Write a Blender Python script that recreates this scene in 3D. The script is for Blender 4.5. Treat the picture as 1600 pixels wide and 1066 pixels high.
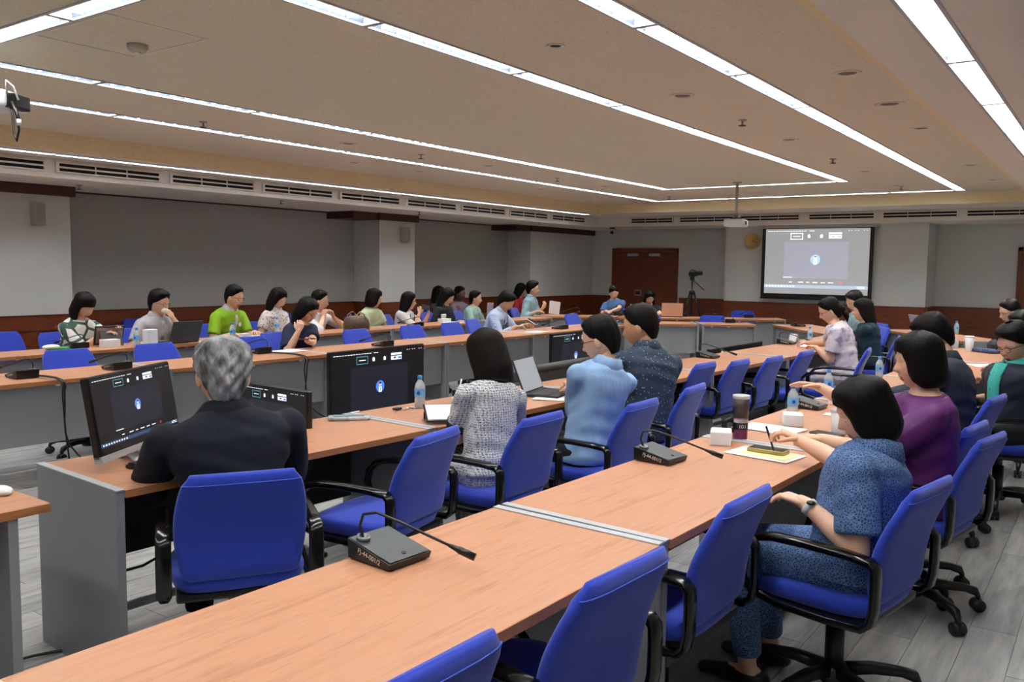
import bpy, bmesh, math, random
import numpy as np
from mathutils import Matrix, Vector

for o in list(bpy.data.objects): bpy.data.objects.remove(o, do_unlink=True)
scene = bpy.context.scene
C = scene.collection
random.seed(7); RNG = np.random.RandomState(7)

# ------------------------------------------------------------------ camera
FPX, HCAM = 1335.0, 1.56
YAW, PITCH, ROLL = 0.618792, 0.0861176, 0.0130323
_cy,_sy,_cp,_sp,_cr,_sr = math.cos(YAW),math.sin(YAW),math.cos(PITCH),math.sin(PITCH),math.cos(ROLL),math.sin(ROLL)
_f = np.array([_cy*_cp,_sy*_cp,-_sp]); _r = np.array([_sy,-_cy,0.]); _u = np.cross(_r,_f)
RIGHT = _r*_cr+_u*_sr; UP = -_r*_sr+_u*_cr; FWD = _f
cam = bpy.data.cameras.new('camera'); camo = bpy.data.objects.new('camera', cam); C.objects.link(camo)
cam.sensor_width = 36.0; cam.lens = FPX/1600*36; cam.clip_start = .05; cam.clip_end = 60
mw = Matrix.Identity(4)
for i in range(3):
    mw[i][0], mw[i][1], mw[i][2] = RIGHT[i], UP[i], -FWD[i]
mw[2][3] = HCAM
camo.matrix_world = mw
scene.camera = camo
# ------------------------------------------------------------------ world, exposure
w = bpy.data.worlds.new('world'); scene.world = w; w.use_nodes = True
w.node_tree.nodes['Background'].inputs[0].default_value = (.02,.02,.022,1)
w.node_tree.nodes['Background'].inputs[1].default_value = 1
vs = scene.view_settings
vs.view_transform = 'Standard'; vs.look = 'None'; vs.gamma = 1; vs.use_curve_mapping = False
vs.exposure = 0.55
LAMP = 30.0          # radiance of the fluorescent panels

# ------------------------------------------------------------------ pixel helpers (photo pixel + known height or plane -> place in the room)
def ray(x, y): return FWD*1.0 + RIGHT*((x-800)/FPX) - UP*((y-533)/FPX)
def px(x, y, z):
    d = ray(x, y); t = (z-HCAM)/d[2]; return np.array([d[0]*t, d[1]*t, z])
def pxy(x, y, Y):
    d = ray(x, y); t = Y/d[1]; return np.array([d[0]*t, Y, HCAM+d[2]*t])
def pxx(x, y, X):
    d = ray(x, y); t = X/d[0]; return np.array([X, d[1]*t, HCAM+d[2]*t])
A = np.array
def nrm(v): v = A(v, float); return v/ (np.linalg.norm(v)+1e-12)
def rotz(a): c,s = math.cos(a),math.sin(a); return A([[c,-s,0],[s,c,0],[0,0,1.]])
def rotx(a): c,s = math.cos(a),math.sin(a); return A([[1.,0,0],[0,c,-s],[0,s,c]])
def roty(a): c,s = math.cos(a),math.sin(a); return A([[c,0,s],[0,1.,0],[-s,0,c]])
D2R = math.pi/180

# ------------------------------------------------------------------ mesh builder
class MB:
    def __init__(s): s.V=[]; s.F=[]; s.M=[]; s.n=0
    def add(s, v, f, m=0):
        v = np.asarray(v, float).reshape(-1,3); k = s.n
        s.V.append(v); s.n += len(v)
        s.F += [tuple(i+k for i in q) for q in f]; s.M += [m]*len(f); return s
    def box(s, c, d, m=0, R=None):
        x,y,z = d[0]/2,d[1]/2,d[2]/2
        v = A([[-x,-y,-z],[x,-y,-z],[x,y,-z],[-x,y,-z],[-x,-y,z],[x,-y,z],[x,y,z],[-x,y,z]])
        if R is not None: v = v@R.T
        return s.add(v+A(c,float), [(0,3,2,1),(4,5,6,7),(0,1,5,4),(1,2,6,5),(2,3,7,6),(3,0,4,7)], m)
    def quad(s, a, b, c, d, m=0): return s.add([a,b,c,d], [(0,1,2,3)], m)
    def loft(s, rings, m=0, cap=True, closed=False):
        n = len(rings[0]); k = len(rings); f = []
        for i in range(k if closed else k-1):
            j = (i+1)%k
            for a in range(n):
                b = (a+1)%n; f.append((i*n+a, i*n+b, j*n+b, j*n+a))
        if cap and not closed:
            f.append(tuple(range(n-1,-1,-1))); f.append(tuple((k-1)*n+a for a in range(n)))
        return s.add(np.concatenate([np.asarray(r,float) for r in rings]), f, m)
    def tube(s, pts, rad, n=10, m=0, cap=True, up=None, flat=1.0, dome=False):
        P = A([A(p,float) for p in pts]); k = len(P)
        r = np.full(k, rad, float) if np.isscalar(rad) else A(rad,float)
        if dome:
            d0 = nrm(P[0]-P[1]); d1 = nrm(P[-1]-P[-2]); a0,a1 = r[0],r[-1]
            pre = [P[0]+d0*a0*q for q in (.98,.8,.45)]; post = [P[-1]+d1*a1*q for q in (.45,.8,.98)]
            P = np.concatenate([pre,P,post]); r = np.concatenate([[a0*.2,a0*.6,a0*.89],r,[a1*.89,a1*.6,a1*.2]]); k = len(P)
        T = np.zeros_like(P); T[1:-1] = P[2:]-P[:-2]; T[0]=P[1]-P[0]; T[-1]=P[-1]-P[-2]
        T = A([nrm(t) for t in T])
        u = nrm(up) if up is not None else (A([0,0,1.]) if abs(T[0][2])<.9 else A([1.,0,0]))
        rings = []; a = np.linspace(0,2*math.pi,n,endpoint=False)
        for i in range(k):
            u = nrm(u - T[i]*np.dot(u,T[i])); v = np.cross(T[i],u)
            rings.append(P[i] + r[i]*(np.outer(np.cos(a),u)*flat+np.outer(np.sin(a),v)))
        return s.loft(rings, m, cap)
    def ell(s, c, r, m=0, R=None, nu=14, nv=9):
        v=[]; f=[]
        for i in range(nv+1):
            t = math.pi*i/nv
            for j in range(nu):
                p = 2*math.pi*j/nu; v.append((math.sin(t)*math.cos(p),math.sin(t)*math.sin(p),math.cos(t)))
        for i in range(nv):
            for j in range(nu):
                b=(j+1)%nu
                if i==0: f.append((j, nu+j, nu+b))
                elif i==nv-1: f.append((i*nu+j,(i+1)*nu+j,i*nu+b))
                else: f.append((i*nu+j,(i+1)*nu+j,(i+1)*nu+b,i*nu+b))
        v = A(v)*A(r,float)
        if R is not None: v = v@R.T
        return s.add(v+A(c,float), f, m)
    def lathe(s, prof, n=20, m=0, c=(0,0,0), R=None, cap=True):
        a = np.linspace(0,2*math.pi,n,endpoint=False); rings=[]
        for r,z in prof:
            q = np.stack([r*np.cos(a), r*np.sin(a), np.full(n,z)],1)
            if R is not None: q = q@R.T
            rings.append(q+A(c,float))
        return s.loft(rings, m, cap)
    def rbox(s, c, d, b=.01, m=0, R=None, seg=2):
        bm = bmesh.new(); bmesh.ops.create_cube(bm, size=1)
        for v in bm.verts: v.co = Vector((v.co.x*d[0], v.co.y*d[1], v.co.z*d[2]))
        bmesh.ops.bevel(bm, geom=bm.edges[:], offset=b, segments=seg, profile=.6, affect='EDGES')
        bm.verts.index_update()
        v = A([list(q.co) for q in bm.verts]); f = [tuple(q.index for q in p.verts) for p in bm.faces]; bm.free()
        if R is not None: v = v@R.T
        return s.add(v+A(c,float), f, m)
    def mesh(s, name, mats, smooth=False):
        me = bpy.data.meshes.new(name)
        v = np.concatenate(s.V) if s.V else np.zeros((0,3))
        me.from_pydata(v.tolist(), [], s.F); 
        for q in (mats if isinstance(mats,(list,tuple)) else [mats]): me.materials.append(q)
        if len(me.polygons)==len(s.M): me.polygons.foreach_set('material_index', s.M)
        if smooth: me.polygons.foreach_set('use_smooth', [True]*len(me.polygons))
        me.update(); return me
    def build(s, name, mats, parent=None, smooth=False, loc=None, R=None):
        return link(name, s.mesh(name, mats, smooth), parent, loc, R)
def link(name, data, parent=None, loc=None, R=None):
    o = bpy.data.objects.new(name, data); C.objects.link(o)
    if parent is not None: o.parent = parent
    if loc is not None: o.location = [float(q) for q in loc]
    if R is not None:
        o.rotation_euler = Matrix([[float(q) for q in r] for r in R]).to_euler() if not np.isscalar(R) else (0,0,R)
    return o
def empty(name, loc=(0,0,0), rz=0.0):
    o = bpy.data.objects.new(name, None); C.objects.link(o); o.empty_display_size=.1
    o.location = [float(q) for q in loc]; o.rotation_euler = (0,0,rz); return o
def tag(o, label, cat, group=None):
    o['label'] = label; o['category'] = cat
    if group: o['group'] = group
    return o
def struct(o, label=None):
    o['kind'] = 'structure'
    if label: o['label'] = label
    return o
def copytree(o, parent=None):
    c = o.copy(); C.objects.link(c)
    if parent is not None: c.parent = parent
    for ch in o.children: copytree(ch, c)
    return c
ORD = ['first','second','third','fourth','fifth','sixth','seventh','eighth','ninth','tenth','eleventh','twelfth','thirteenth','fourteenth']

# ------------------------------------------------------------------ materials
def lin(h):
    h = h.lstrip('#'); q = [int(h[i:i+2],16)/255 for i in (0,2,4)]
    return tuple((x/12.92 if x<=.04045 else ((x+.055)/1.055)**2.4) for x in q)+(1,)
class Mat:
    def __init__(s, name, col='#808080', rough=.5, metal=0., spec=None):
        s.m = bpy.data.materials.new(name); s.m.use_nodes = True; s.t = s.m.node_tree; s.N = s.t.nodes; s.L = s.t.links
        s.b = s.N['Principled BSDF']; s.set('Base Color', lin(col) if isinstance(col,str) else col)
        s.set('Roughness', rough); s.set('Metallic', metal)
        if spec is not None: s.set('Specular IOR Level', spec)
    def set(s, k, v): s.b.inputs[k].default_value = v; return s
    def node(s, t, **k):
        n = s.N.new(t)
        for a,b in k.items():
            if hasattr(n,a): setattr(n,a,b)
            else: n.inputs[a].default_value = b
        return n
    def coord(s, scale=(1,1,1), kind='Object', loc=(0,0,0)):
        tc = s.node('ShaderNodeTexCoord'); mp = s.node('ShaderNodeMapping')
        mp.inputs['Scale'].default_value = scale; mp.inputs['Location'].default_value = loc
        s.L.new(tc.outputs[kind], mp.inputs[0]); return mp.outputs[0]
    def geo(s, scale=(1,1,1)):
        g = s.node('ShaderNodeNewGeometry'); mp = s.node('ShaderNodeMapping'); mp.inputs['Scale'].default_value = scale
        s.L.new(g.outputs['Position'], mp.inputs[0]); return mp.outputs[0]
    def noise(s, vec, scale=5, detail=4, rough=.5):
        n = s.node('ShaderNodeTexNoise'); n.inputs['Scale'].default_value=scale; n.inputs['Detail'].default_value=detail; n.inputs['Roughness'].default_value=rough
        s.L.new(vec, n.inputs['Vector']); return n.outputs['Fac']
    def ramp(s, fac, stops, interp='LINEAR'):
        r = s.node('ShaderNodeValToRGB'); r.color_ramp.interpolation = interp; e = r.color_ramp.elements
        while len(e)<len(stops): e.new(.5)
        for q,(p,c) in zip(e,stops): q.position=p; q.color = lin(c) if isinstance(c,str) else c
        s.L.new(fac, r.inputs[0]); return r.outputs[0]
    def color(s, out): s.L.new(out, s.b.inputs['Base Color']); return s
    def bump(s, fac, strength=.3, dist=.01):
        b = s.node('ShaderNodeBump'); b.inputs['Strength'].default_value=strength; b.inputs['Distance'].default_value=dist
        s.L.new(fac, b.inputs['Height']); s.L.new(b.outputs[0], s.b.inputs['Normal']); return s
    def emit(s, col, strength):
        s.set('Emission Color', lin(col) if isinstance(col,str) else col); s.set('Emission Strength', strength); return s
def plain(name, col, rough=.5, metal=0., spec=None): return Mat(name, col, rough, metal, spec).m
def speckle(name, c1, c2, scale, rough=.6, bump=.15, detail=3, dist=.004, stretch=(1,1,1), lo=.35, hi=.65):
    q = Mat(name, c1, rough); f = q.noise(q.coord(stretch), scale, detail)
    q.color(q.ramp(f, [(lo,c1),(hi,c2)]))
    if bump: q.bump(f, bump, dist)
    return q.m
def emat(name, col, st):
    q = Mat(name, col, .4); q.emit(col, st); return q.m

m_wall = speckle('wall_paint', '#d3d4cf', '#d9dad5', 60, .75, .12)
m_wallfab = speckle('wall_fabric', '#afafa9', '#b7b7b1', 120, .9, .25)
q = Mat('ceiling_board', '#c8bba8', .95); v = q.coord(); f = q.noise(v, 90, 6, .7)
q.color(q.ramp(f, [(.30,'#9f9684'),(.42,'#dbd3bd'),(.7,'#e3dcc7')])); q.bump(f, .5, .006); m_ceil = q.m
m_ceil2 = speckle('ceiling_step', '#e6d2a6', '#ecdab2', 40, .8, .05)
m_soffit = speckle('soffit_paint', '#e4ddd0', '#eae4d8', 50, .8, .05)
def woodmat(name, c1, c2, c3, rough, stretch, sc=3.0):
    q = Mat(name, c1, rough); v = q.coord(stretch); a = q.noise(v, sc, 6, .6); b = q.noise(v, sc*9, 3, .5)
    mx = q.node('ShaderNodeMath', operation='MULTIPLY_ADD'); q.L.new(b, mx.inputs[0]); mx.inputs[1].default_value=.35; q.L.new(a, mx.inputs[2])
    q.color(q.ramp(mx.outputs[0], [(.45,c1),(.68,c2),(.9,c3)])); q.bump(b, .04, .002); return q.m
m_desk = woodmat('beech_laminate', '#bb8462', '#c6906f', '#ae7856', .34, (1,14,1), 2.2)
m_deskedge = woodmat('beech_edging', '#a0683c', '#b07645', '#8f5a32', .4, (1,20,20), 2.0)
m_maho = woodmat('mahogany', '#6a3015', '#7b3b1b', '#552410', .38, (1,1,8), 2.5)
m_maho_d = plain('mahogany_cap', '#5a2613', .35)
m_cornice = plain('cornice_brown', '#4a2420', .5)
q = Mat('floor_plank', '#9a9c9c', .42); oi = q.node('ShaderNodeObjectInfo'); gm = q.node('ShaderNodeNewGeometry')
v = q.geo((1.3,9,1)); a = q.noise(v, 2.0, 7, .65)
ad = q.node('ShaderNodeMath', operation='MULTIPLY_ADD'); q.L.new(oi.outputs['Random'], ad.inputs[0]); ad.inputs[1].default_value=.14; q.L.new(a, ad.inputs[2])
ae = q.node('ShaderNodeMath', operation='MULTIPLY_ADD'); q.L.new(gm.outputs['Random Per Island'], ae.inputs[0]); ae.inputs[1].default_value=.10; q.L.new(ad.outputs[0], ae.inputs[2])
q.color(q.ramp(ae.outputs[0], [(.38,'#767675'),(.58,'#979796'),(.78,'#afafad')])); q.bump(a,.06,.003); m_plank = q.m
m_joint = plain('floor_joint', '#7f7f7e', .8)
m_grey = speckle('grey_melamine', '#85888d', '#8b8e93', 200, .5, .05)
m_greyl = plain('aluminium_trim', '#c2c8cc', .35, .3)
m_dark = plain('dark_panel', '#26272a', .6)
m_black = plain('black_plastic', '#101012', .35)
m_blackg = plain('black_gloss_arm', '#0c0c0d', .18)
m_rub = plain('caster_black', '#1a1a1b', .5)
q = Mat('blue_fabric', '#2445c4', .85); v = q.coord(); f = q.noise(v, 420, 2); q.color(q.ramp(f,[(.3,'#1834a4'),(.7,'#2142c4')])); q.bump(f,.25,.002); q.set('Sheen Weight',.25); m_blue = q.m
m_piping = plain('blue_piping', '#4a69d8', .7)
m_steel = plain('brushed_steel', '#a6a8aa', .3, .9)
m_silver = plain('silver_plastic', '#c4c8cc', .3, .4)
m_white = plain('white_plastic', '#e6e8ea', .4)
m_paper = plain('white_paper', '#e9ebee', .8)
m_vblack = plain('vent_dark', '#0a0a0a', .9)
m_lamp = emat('lamp_glow', '#fbfaf6', LAMP)
m_refl = plain('lamp_reflector', '#6c7889', .3)
m_lhouse = plain('lamp_housing', '#6f7884', .5)
m_blade = plain('lamp_blade', '#cdd6e0', .4)
m_lframe = plain('lamp_frame', '#b5b7ba', .5)
m_beigeplas = plain('beige_plastic', '#b5ada0', .6)
m_skin = Mat('skin_tone', '#ddb094', .5).set('Subsurface Weight', .08).m
m_skin_d = plain('skin_deep', '#5d4032', .5)
m_skin_t = Mat('skin_tan', '#c99873', .5).set('Subsurface Weight', .08).m
m_lip = plain('lips', '#a85f55', .45)
m_eyew = plain('eye_white', '#d8d4cf', .3)
m_eyed = plain('eye_dark', '#14100e', .3)
# ------------------------------------------------------------------ room dimensions (metres; x runs to the far wall, y to the left)
X0, XR, XP = -2.0, 16.6, 15.8            # near wall, far recess wall, far pilaster face
YW, YP = 10.22, 9.65                     # left recess wall, left pilaster face
YR = -1.7                                # right wall
ZM, ZL, ZS = 2.75, 2.58, 2.39            # main ceiling, ledge, soffit
CY0, CY1, CX1, CX0 = 1.07, 8.11, 14.17, -1.2   # main ceiling rectangle
VY0, VY1, VX1, VX0 = 0.39, 8.72, 15.2, -1.6    # soffit inner edge rectangle
WZ = 0.96                                # wainscot top

# floor: planks running along x
fl = MB(); fl.box(((X0+XR+.3)/2,(YR+YW+.2)/2,-.06),(XR-X0+.8,YW-YR+.6,.11)); floor = struct(fl.build('floor', m_joint), 'grey wood-look vinyl plank floor')
PL, PW = 1.22, 0.18
pm = MB(); pm.box((0,0,-.004),(PL-.003,PW-.0025,.008)); plank_me = pm.mesh('plank', m_plank)
near = []; rest = []
ny = int((YW-YR)/PW)+1; nx = int((XR-X0)/PL)+2
for j in range(ny):
    off = (j*0.37 % 1)*PL
    for i in range(nx):
        x = X0-PL/2+i*PL+off; y = YR+PW*(j+.5)
        if x > XR-PL/2 or x < X0+PL/2-.3: continue
        d = np.dot(A([x,y,0])-A([0,0,HCAM]), FWD); u = np.dot(A([x,y,-HCAM]), RIGHT)/max(d,.01)*FPX+800
        vis = d > .5 and -150 < u < 1750
        (near if vis else rest).append((d,x,y))
near.sort(); rest += near[300:]; near = near[:300]
for d,x,y in near: link('plank', plank_me, floor, (x,y,0))
rm = MB()
for d,x,y in rest: rm.box((x,y,-.004),(PL-.003,PW-.0025,.008))
ro = rm.build('planks', m_plank, floor); ro['kind'] = 'stuff'

# walls
def wallbox(name, lo, hi, mat, parent=None):
    m = MB(); lo=A(lo,float); hi=A(hi,float); m.box((lo+hi)/2, hi-lo); return m.build(name, mat, parent)
wl = struct(wallbox('wall_left', (X0,YW,0),(XR+.1,YW+.12,ZM+.2), m_wallfab), 'grey fabric wall behind the left rows')
for x0,x1 in ((1.2,4.98),(9.89,10.72),(14.15,XR)):
    wallbox('pilaster', (x0,YP,0),(x1,YW,ZS), m_wall, wl)
wb = struct(wallbox('wall_back', (XR,YR-.1,0),(XR+.12,YW+.12,ZM+.2), m_wall), 'pale wall with the door and projection screen')
wallbox('pilaster', (XP,2.70,0),(XR,6.25,ZS), m_wall, wb)
struct(wallbox('wall_right', (X0,YR-.12,0),(XR+.1,YR,ZM+.2), m_wall), 'wall on the right of the room')
struct(wallbox('wall_front', (X0-.12,YR-.1,0),(X0,YW+.12,ZM+.2), m_wall), 'wall behind the camera')
# wainscot with a cap rail and base, following the wall line
tn = [0]
def wains(p, q, n, door=None):
    tn[0] += 1; p=A(p,float); q=A(q,float); n=A(n,float); L=np.linalg.norm(q-p); t=(q-p)/L
    if np.cross(t,n)[2] < 0: p,q,t = q,p,-t
    R = np.stack([t,n,A([0,0,1.])],1)
    root = MB(); root.box((L/2,.012,(WZ-.16)/2+.005),(L,.024,WZ-.16),0); o = struct(root.build('trim_%d'%tn[0], m_maho, None, False, tuple(p), R), 'dark mahogany wainscot panelling')
    c = MB(); c.box((L/2,.02,WZ-.08),(L,.04,.155)); c.build('cap_rail', m_maho, o)
    c = MB(); c.box((L/2,.022,WZ+.005),(L+.0,.05,.016)); c.build('moulding', m_maho_d, o)
    k = max(1,int(round(L/1.15)))
    for i in range(1,k):
        c = MB(); c.box((L*i/k,.026,(WZ-.16)/2),(.012,.006,WZ-.17)); c.build('panel_joint', m_maho_d, o)
    return o
wains((1.2,YP,0),(4.98,YP,0),(0,-1,0)); wains((4.98,YP,0),(4.98,YW,0),(1,0,0)); wains((4.98,YW,0),(9.89,YW,0),(0,-1,0)); wains((9.89,YP,0),(9.89,YW,0),(-1,0,0))
wains((9.89,YP,0),(10.72,YP,0),(0,-1,0)); wains((10.72,YP,0),(10.72,YW,0),(1,0,0)); wains((10.72,YW,0),(14.15,YW,0),(0,-1,0)); wains((14.15,YP,0),(14.15,YW,0),(-1,0,0)); wains((14.15,YP,0),(XR,YP,0),(0,-1,0))
wains((XR,YP,0),(XR,9.16,0),(-1,0,0)); wains((XR,7.53,0),(XR,6.25,0),(-1,0,0)); wains((XP,6.25,0),(XP,2.70,0),(-1,0,0)); wains((XP,2.70,0),(XR,2.70,0),(0,-1,0)); wains((XR,2.70,0),(XR,1.45,0),(-1,0,0))
# brown cornices over the pilasters
for x0,x1 in ((1.0,5.02),(9.30,10.76),(13.6,XR)):
    tn[0]+=1; m = MB()
    if x0 < 2: m.box(((x0+x1)/2,YP-.03+.3,ZS-.055),(x1-x0,.66,.11))
    else:
        xs = 9.89 if x0<12 else 14.15
        m.box(((xs-.05+x1)/2,YP-.03+.3,ZS-.055),(x1-xs+.05,.66,.11)); m.box(((x0+xs)/2,YP+.28,ZS-.055),(xs-x0,.6,.11))
    struct(m.build('trim_%d'%tn[0], m_cornice), 'dark brown cornice above the pilaster')
# doors
def door(idx, y0, y1, z1, x, label, leaves=2):
    W = y0-y1; root = MB()
    for yy in (y0-.03,y1+.03): root.box((0,yy-(y0+y1)/2,z1/2),(.07,.06,z1))
    root.box((0,0,z1-.03),(.07,W,.06)); o = struct(root.build('door_%d'%idx, m_maho, None, False, (x,(y0+y1)/2,0)), label)
    lw = (W-.12)/leaves
    for i in range(leaves):
        yc = -W/2+.06+lw*(i+.5)
        l = MB(); l.box((.005,yc,(z1-.06)/2),(.04,lw-.006,z1-.07)); lo = l.build('door_leaf', m_maho, o)
        for kz in range(4):
            l = MB(); l.box((-.019,yc,.30+kz*.45),(.008,lw-.16,.36)); l.build('door_panel', m_maho, lo)
        l = MB(); l.box((-.045,yc+(-.1 if i else .1)*1,z1-.14),(.05,.24,.055)); l.build('door_closer', m_silver, lo)
    if leaves==2:
        l = MB(); l.rbox((-.028,.12,1.05),(.02,.16,.13),.004); l.build('lock_plate', m_steel, o)
        l = MB(); l.box((-.04,.12,1.05),(.006,.11,.07)); l.build('lock_handle', m_black, o)
    return o
door(1, 9.12, 7.58, 2.0, XR-.03, 'double mahogany door in the far wall beside the pilaster')
door(2, 1.45, -.3, 2.0, XR-.03, 'mahogany door at the right end of the far wall')

# ceiling: main board with slots for the lamp rows, ledge and soffit
HW = 0.075
IX0, IX1, IY0, IY1 = 2.2, 11.8, 3.09, 5.63      # inner ring of lamp rows (centre lines)
OX0, OX1, OY0, OY1 = 0.2, 13.80, 1.98, 6.75     # outer ring
DY, EY, = 0.70, 8.37                            # rows on the right and left ledges
xs = sorted([CX0,CX1]+[a+b for a in (IX0,IX1,OX0,OX1) for b in (-HW,HW)]); ys = sorted([CY0,CY1]+[a+b for a in (IY0,IY1,OY0,OY1) for b in (-HW,HW)])
def in_ring(x,y,x0,x1,y0,y1):
    return (x0-HW<x<x1+HW and y0-HW<y<y1+HW) and not (x0+HW<x<x1-HW and y0+HW<y<y1-HW)
cm = MB()
for a,b in zip(xs,xs[1:]):
    for c,d in zip(ys,ys[1:]):
        x,y=(a+b)/2,(c+d)/2
        if in_ring(x,y,IX0,IX1,IY0,IY1) or in_ring(x,y,OX0,OX1,OY0,OY1): continue
        cm.box((x,y,ZM+.05),(b-a,d-c,.10))
ceiling = struct(cm.build('ceiling', m_ceil), 'textured beige ceiling with long lamp slots')
cm = MB(); cm.box(((X0+XR)/2,(YR+YW)/2,ZM+.24),(XR-X0+.3,YW-YR+.4,.04)); cm.build('ceiling_backing', m_wall, ceiling)
# vertical step faces
cm = MB()
cm.box(((CX0+CX1)/2,CY1+.02,(ZM+ZL)/2+.05),(CX1-CX0+.08,.04,ZM-ZL+.10)); cm.box(((CX0+CX1)/2,CY0-.02,(ZM+ZL)/2+.05),(CX1-CX0+.08,.04,ZM-ZL+.10))
cm.box((CX1+.02,(CY0+CY1)/2,(ZM+ZL)/2+.05),(.04,CY1-CY0,ZM-ZL+.10)); cm.box((CX0-.02,(CY0+CY1)/2,(ZM+ZL)/2+.05),(.04,CY1-CY0,ZM-ZL+.10))
cm.build('ceiling_step', m_ceil2, ceiling)
cm = MB()   # ledge
def ledge(x0,x1,y0,y1): cm.box(((x0+x1)/2,(y0+y1)/2,ZL+.03),(x1-x0,y1-y0,.06))
ledge(VX0,VX1,VY0,DY-HW); ledge(VX0,VX1,DY+HW,CY0-.04); ledge(VX0,VX1,CY1+.04,EY-HW); ledge(VX0,VX1,EY+HW,VY1)
ledge(CX1+.04,VX1,CY0-.04,CY1+.04); ledge(VX0,CX0-.04,CY0-.04,CY1+.04)
cm.build('ceiling_ledge', m_soffit, ceiling)
cm = MB()   # soffit slab all round
for x0,x1,y0,y1 in ((X0,XR,VY1,YW),(X0,XR,YR,VY0),(VX1,XR,VY0,VY1),(X0,VX0,VY0,VY1)):
    cm.box(((x0+x1)/2,(y0+y1)/2,(ZS+ZL+.06)/2),(x1-x0,y1-y0,ZL+.06-ZS))
cm.build('soffit', m_soffit, ceiling)
tn[0]+=1; m = MB(); m.box(((4.98+9.3)/2,YW-.01,ZS-.01),(9.3-4.98,.03,.02)); m.box(((10.76+13.6)/2,YW-.01,ZS-.01),(13.6-10.76,.03,.02)); struct(m.build('trim_%d'%tn[0], m_cornice))

# ------------------------------------------------------------------ ceiling lamps
def make_lamp(L):
    o = empty('ceiling_light'); W = HW-.006; dp = .075
    m = MB()   # channel and flange, along local x, opening at z = 0
    m.box((0,0,dp+.004),(L,2*W,.008)); m.box((0,-W+.004,dp/2),(L,.008,dp)); m.box((0,W-.004,dp/2),(L,.008,dp))
    m.box((-L/2+.004,0,dp/2),(.008,2*W,dp)); m.box((L/2-.004,0,dp/2),(.008,2*W,dp)); m.build('housing', m_lhouse, o)
    m = MB()
    for s_ in (-1,1): m.add([(-L/2+.01,s_*(W-.0085),.001),(L/2-.01,s_*(W-.0085),.001),(L/2-.01,s_*(W-.016),.036),(-L/2+.01,s_*(W-.016),.036)],[(0,1,2,3),(3,2,1,0)][::1])
    m.build('side_reflector', m_refl, o)
    m = MB(); m.box((0,-W+.002,-.001),(L,.016,.010)); m.box((0,W-.002,-.001),(L,.016,.010)); m.box((-L/2+.008,0,-.001),(.016,2*W,.010)); m.box((L/2-.008,0,-.001),(.016,2*W,.010)); m.build('frame', m_lframe, o)
    m = MB(); m.box((0,0,dp-.008),(L-.05,2*W-.03,.010)); m.build('lamp', m_lamp, o)
    k = max(3,int(round(L/.115))); b = MB(); hw=W-.012
    b.add([(-.004,-hw,.045),(.004,-hw,.045),(.004,hw,.045),(-.004,hw,.045),(-.001,-hw,.006),(.001,-hw,.006),(.001,hw,.006),(-.001,hw,.006)],
          [(0,1,2,3),(4,7,6,5),(0,4,5,1),(1,5,6,2),(2,6,7,3),(3,7,4,0)])
    bm_ = b.mesh('louver_blade', m_blade)
    for i in range(1,k): link('louver_blade', bm_, o, (-L/2+L*i/k,0,0))
    return o
LPROTO = {}
def lamp(x, y, z, L, along_y, label):
    key = round(L,3)
    if key not in LPROTO: LPROTO[key] = make_lamp(L); o = LPROTO[key]
    else: o = copytree(LPROTO[key])
    o.location = (x,y,z); o.rotation_euler = (0,0,math.pi/2 if along_y else 0)
    tag(o, label, 'ceiling light', 'recessed ceiling lights in long rows')
PITCH_L = 1.25
def row(a, b, fixed, z, along_y, name, fromname):
    """lamps from b back towards a; b is the end named in the label"""
    p = b; i = 0
    while p-a > .4:
        L = min(PITCH_L, p-a); c = p-L/2
        lab = '%s ceiling light from %s in %s' % (ORD[i], fromname, name)
        lamp(fixed if along_y else c, c if along_y else fixed, z, L-.004, along_y, lab); p -= L; i += 1
row(IX0+HW, IX1+HW, IY0, ZM, False, 'the inner row over the right tables', 'the far end')
row(IX0+HW, IX1+HW, IY1, ZM, False, 'the inner row over the left tables', 'the far end')
row(OX0+HW, OX1+HW, OY0, ZM, False, 'the long row above the front table', 'the far end')
row(OX0+HW, OX1+HW, OY1, ZM, False, 'the second row from the left wall', 'the far end')
row(IY0+HW, IY1-HW, IX1, ZM, True, 'the short cross row by the projector', 'the left')
row(IY0+HW, IY1-HW, IX0, ZM, True, 'the cross row at top left', 'the left')
row(OY0+HW, OY1-HW, OX1, ZM, True, 'the cross row nearest the far wall', 'the left')
row(OY0+HW, OY1-HW, OX0, ZM, True, 'the cross row nearest the camera', 'the left')
xj = px(1500.6,95.6,ZL)[0]; e = xj + PITCH_L*math.floor((VX1-.3-xj)/PITCH_L)
row(VX0+.3, e, DY, ZL, False, 'the rightmost row', 'the far end')
row(VX0+.3, 14.2, EY, ZL, False, 'the row above the left vents', 'the far end')
# slot strips beyond the lamps on the ledges
m = MB()
for a,b,y in ((e,VX1,DY),(VX0,VX0+.3,DY),(14.2,VX1,EY),(VX0,VX0+.3,EY)): m.box(((a+b)/2,y,ZL+.03),(b-a,2*HW,.06))
m.build('ledge_filler', m_soffit, ceiling)
m = MB()
for x,y in ((IX0,IY0),(IX0,IY1),(OX0,OY0),(OX0,OY1)): m.box((x,y,ZM+.05),(2*HW,2*HW,.10))
m.build('corner_filler', m_ceil, ceiling)
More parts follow.
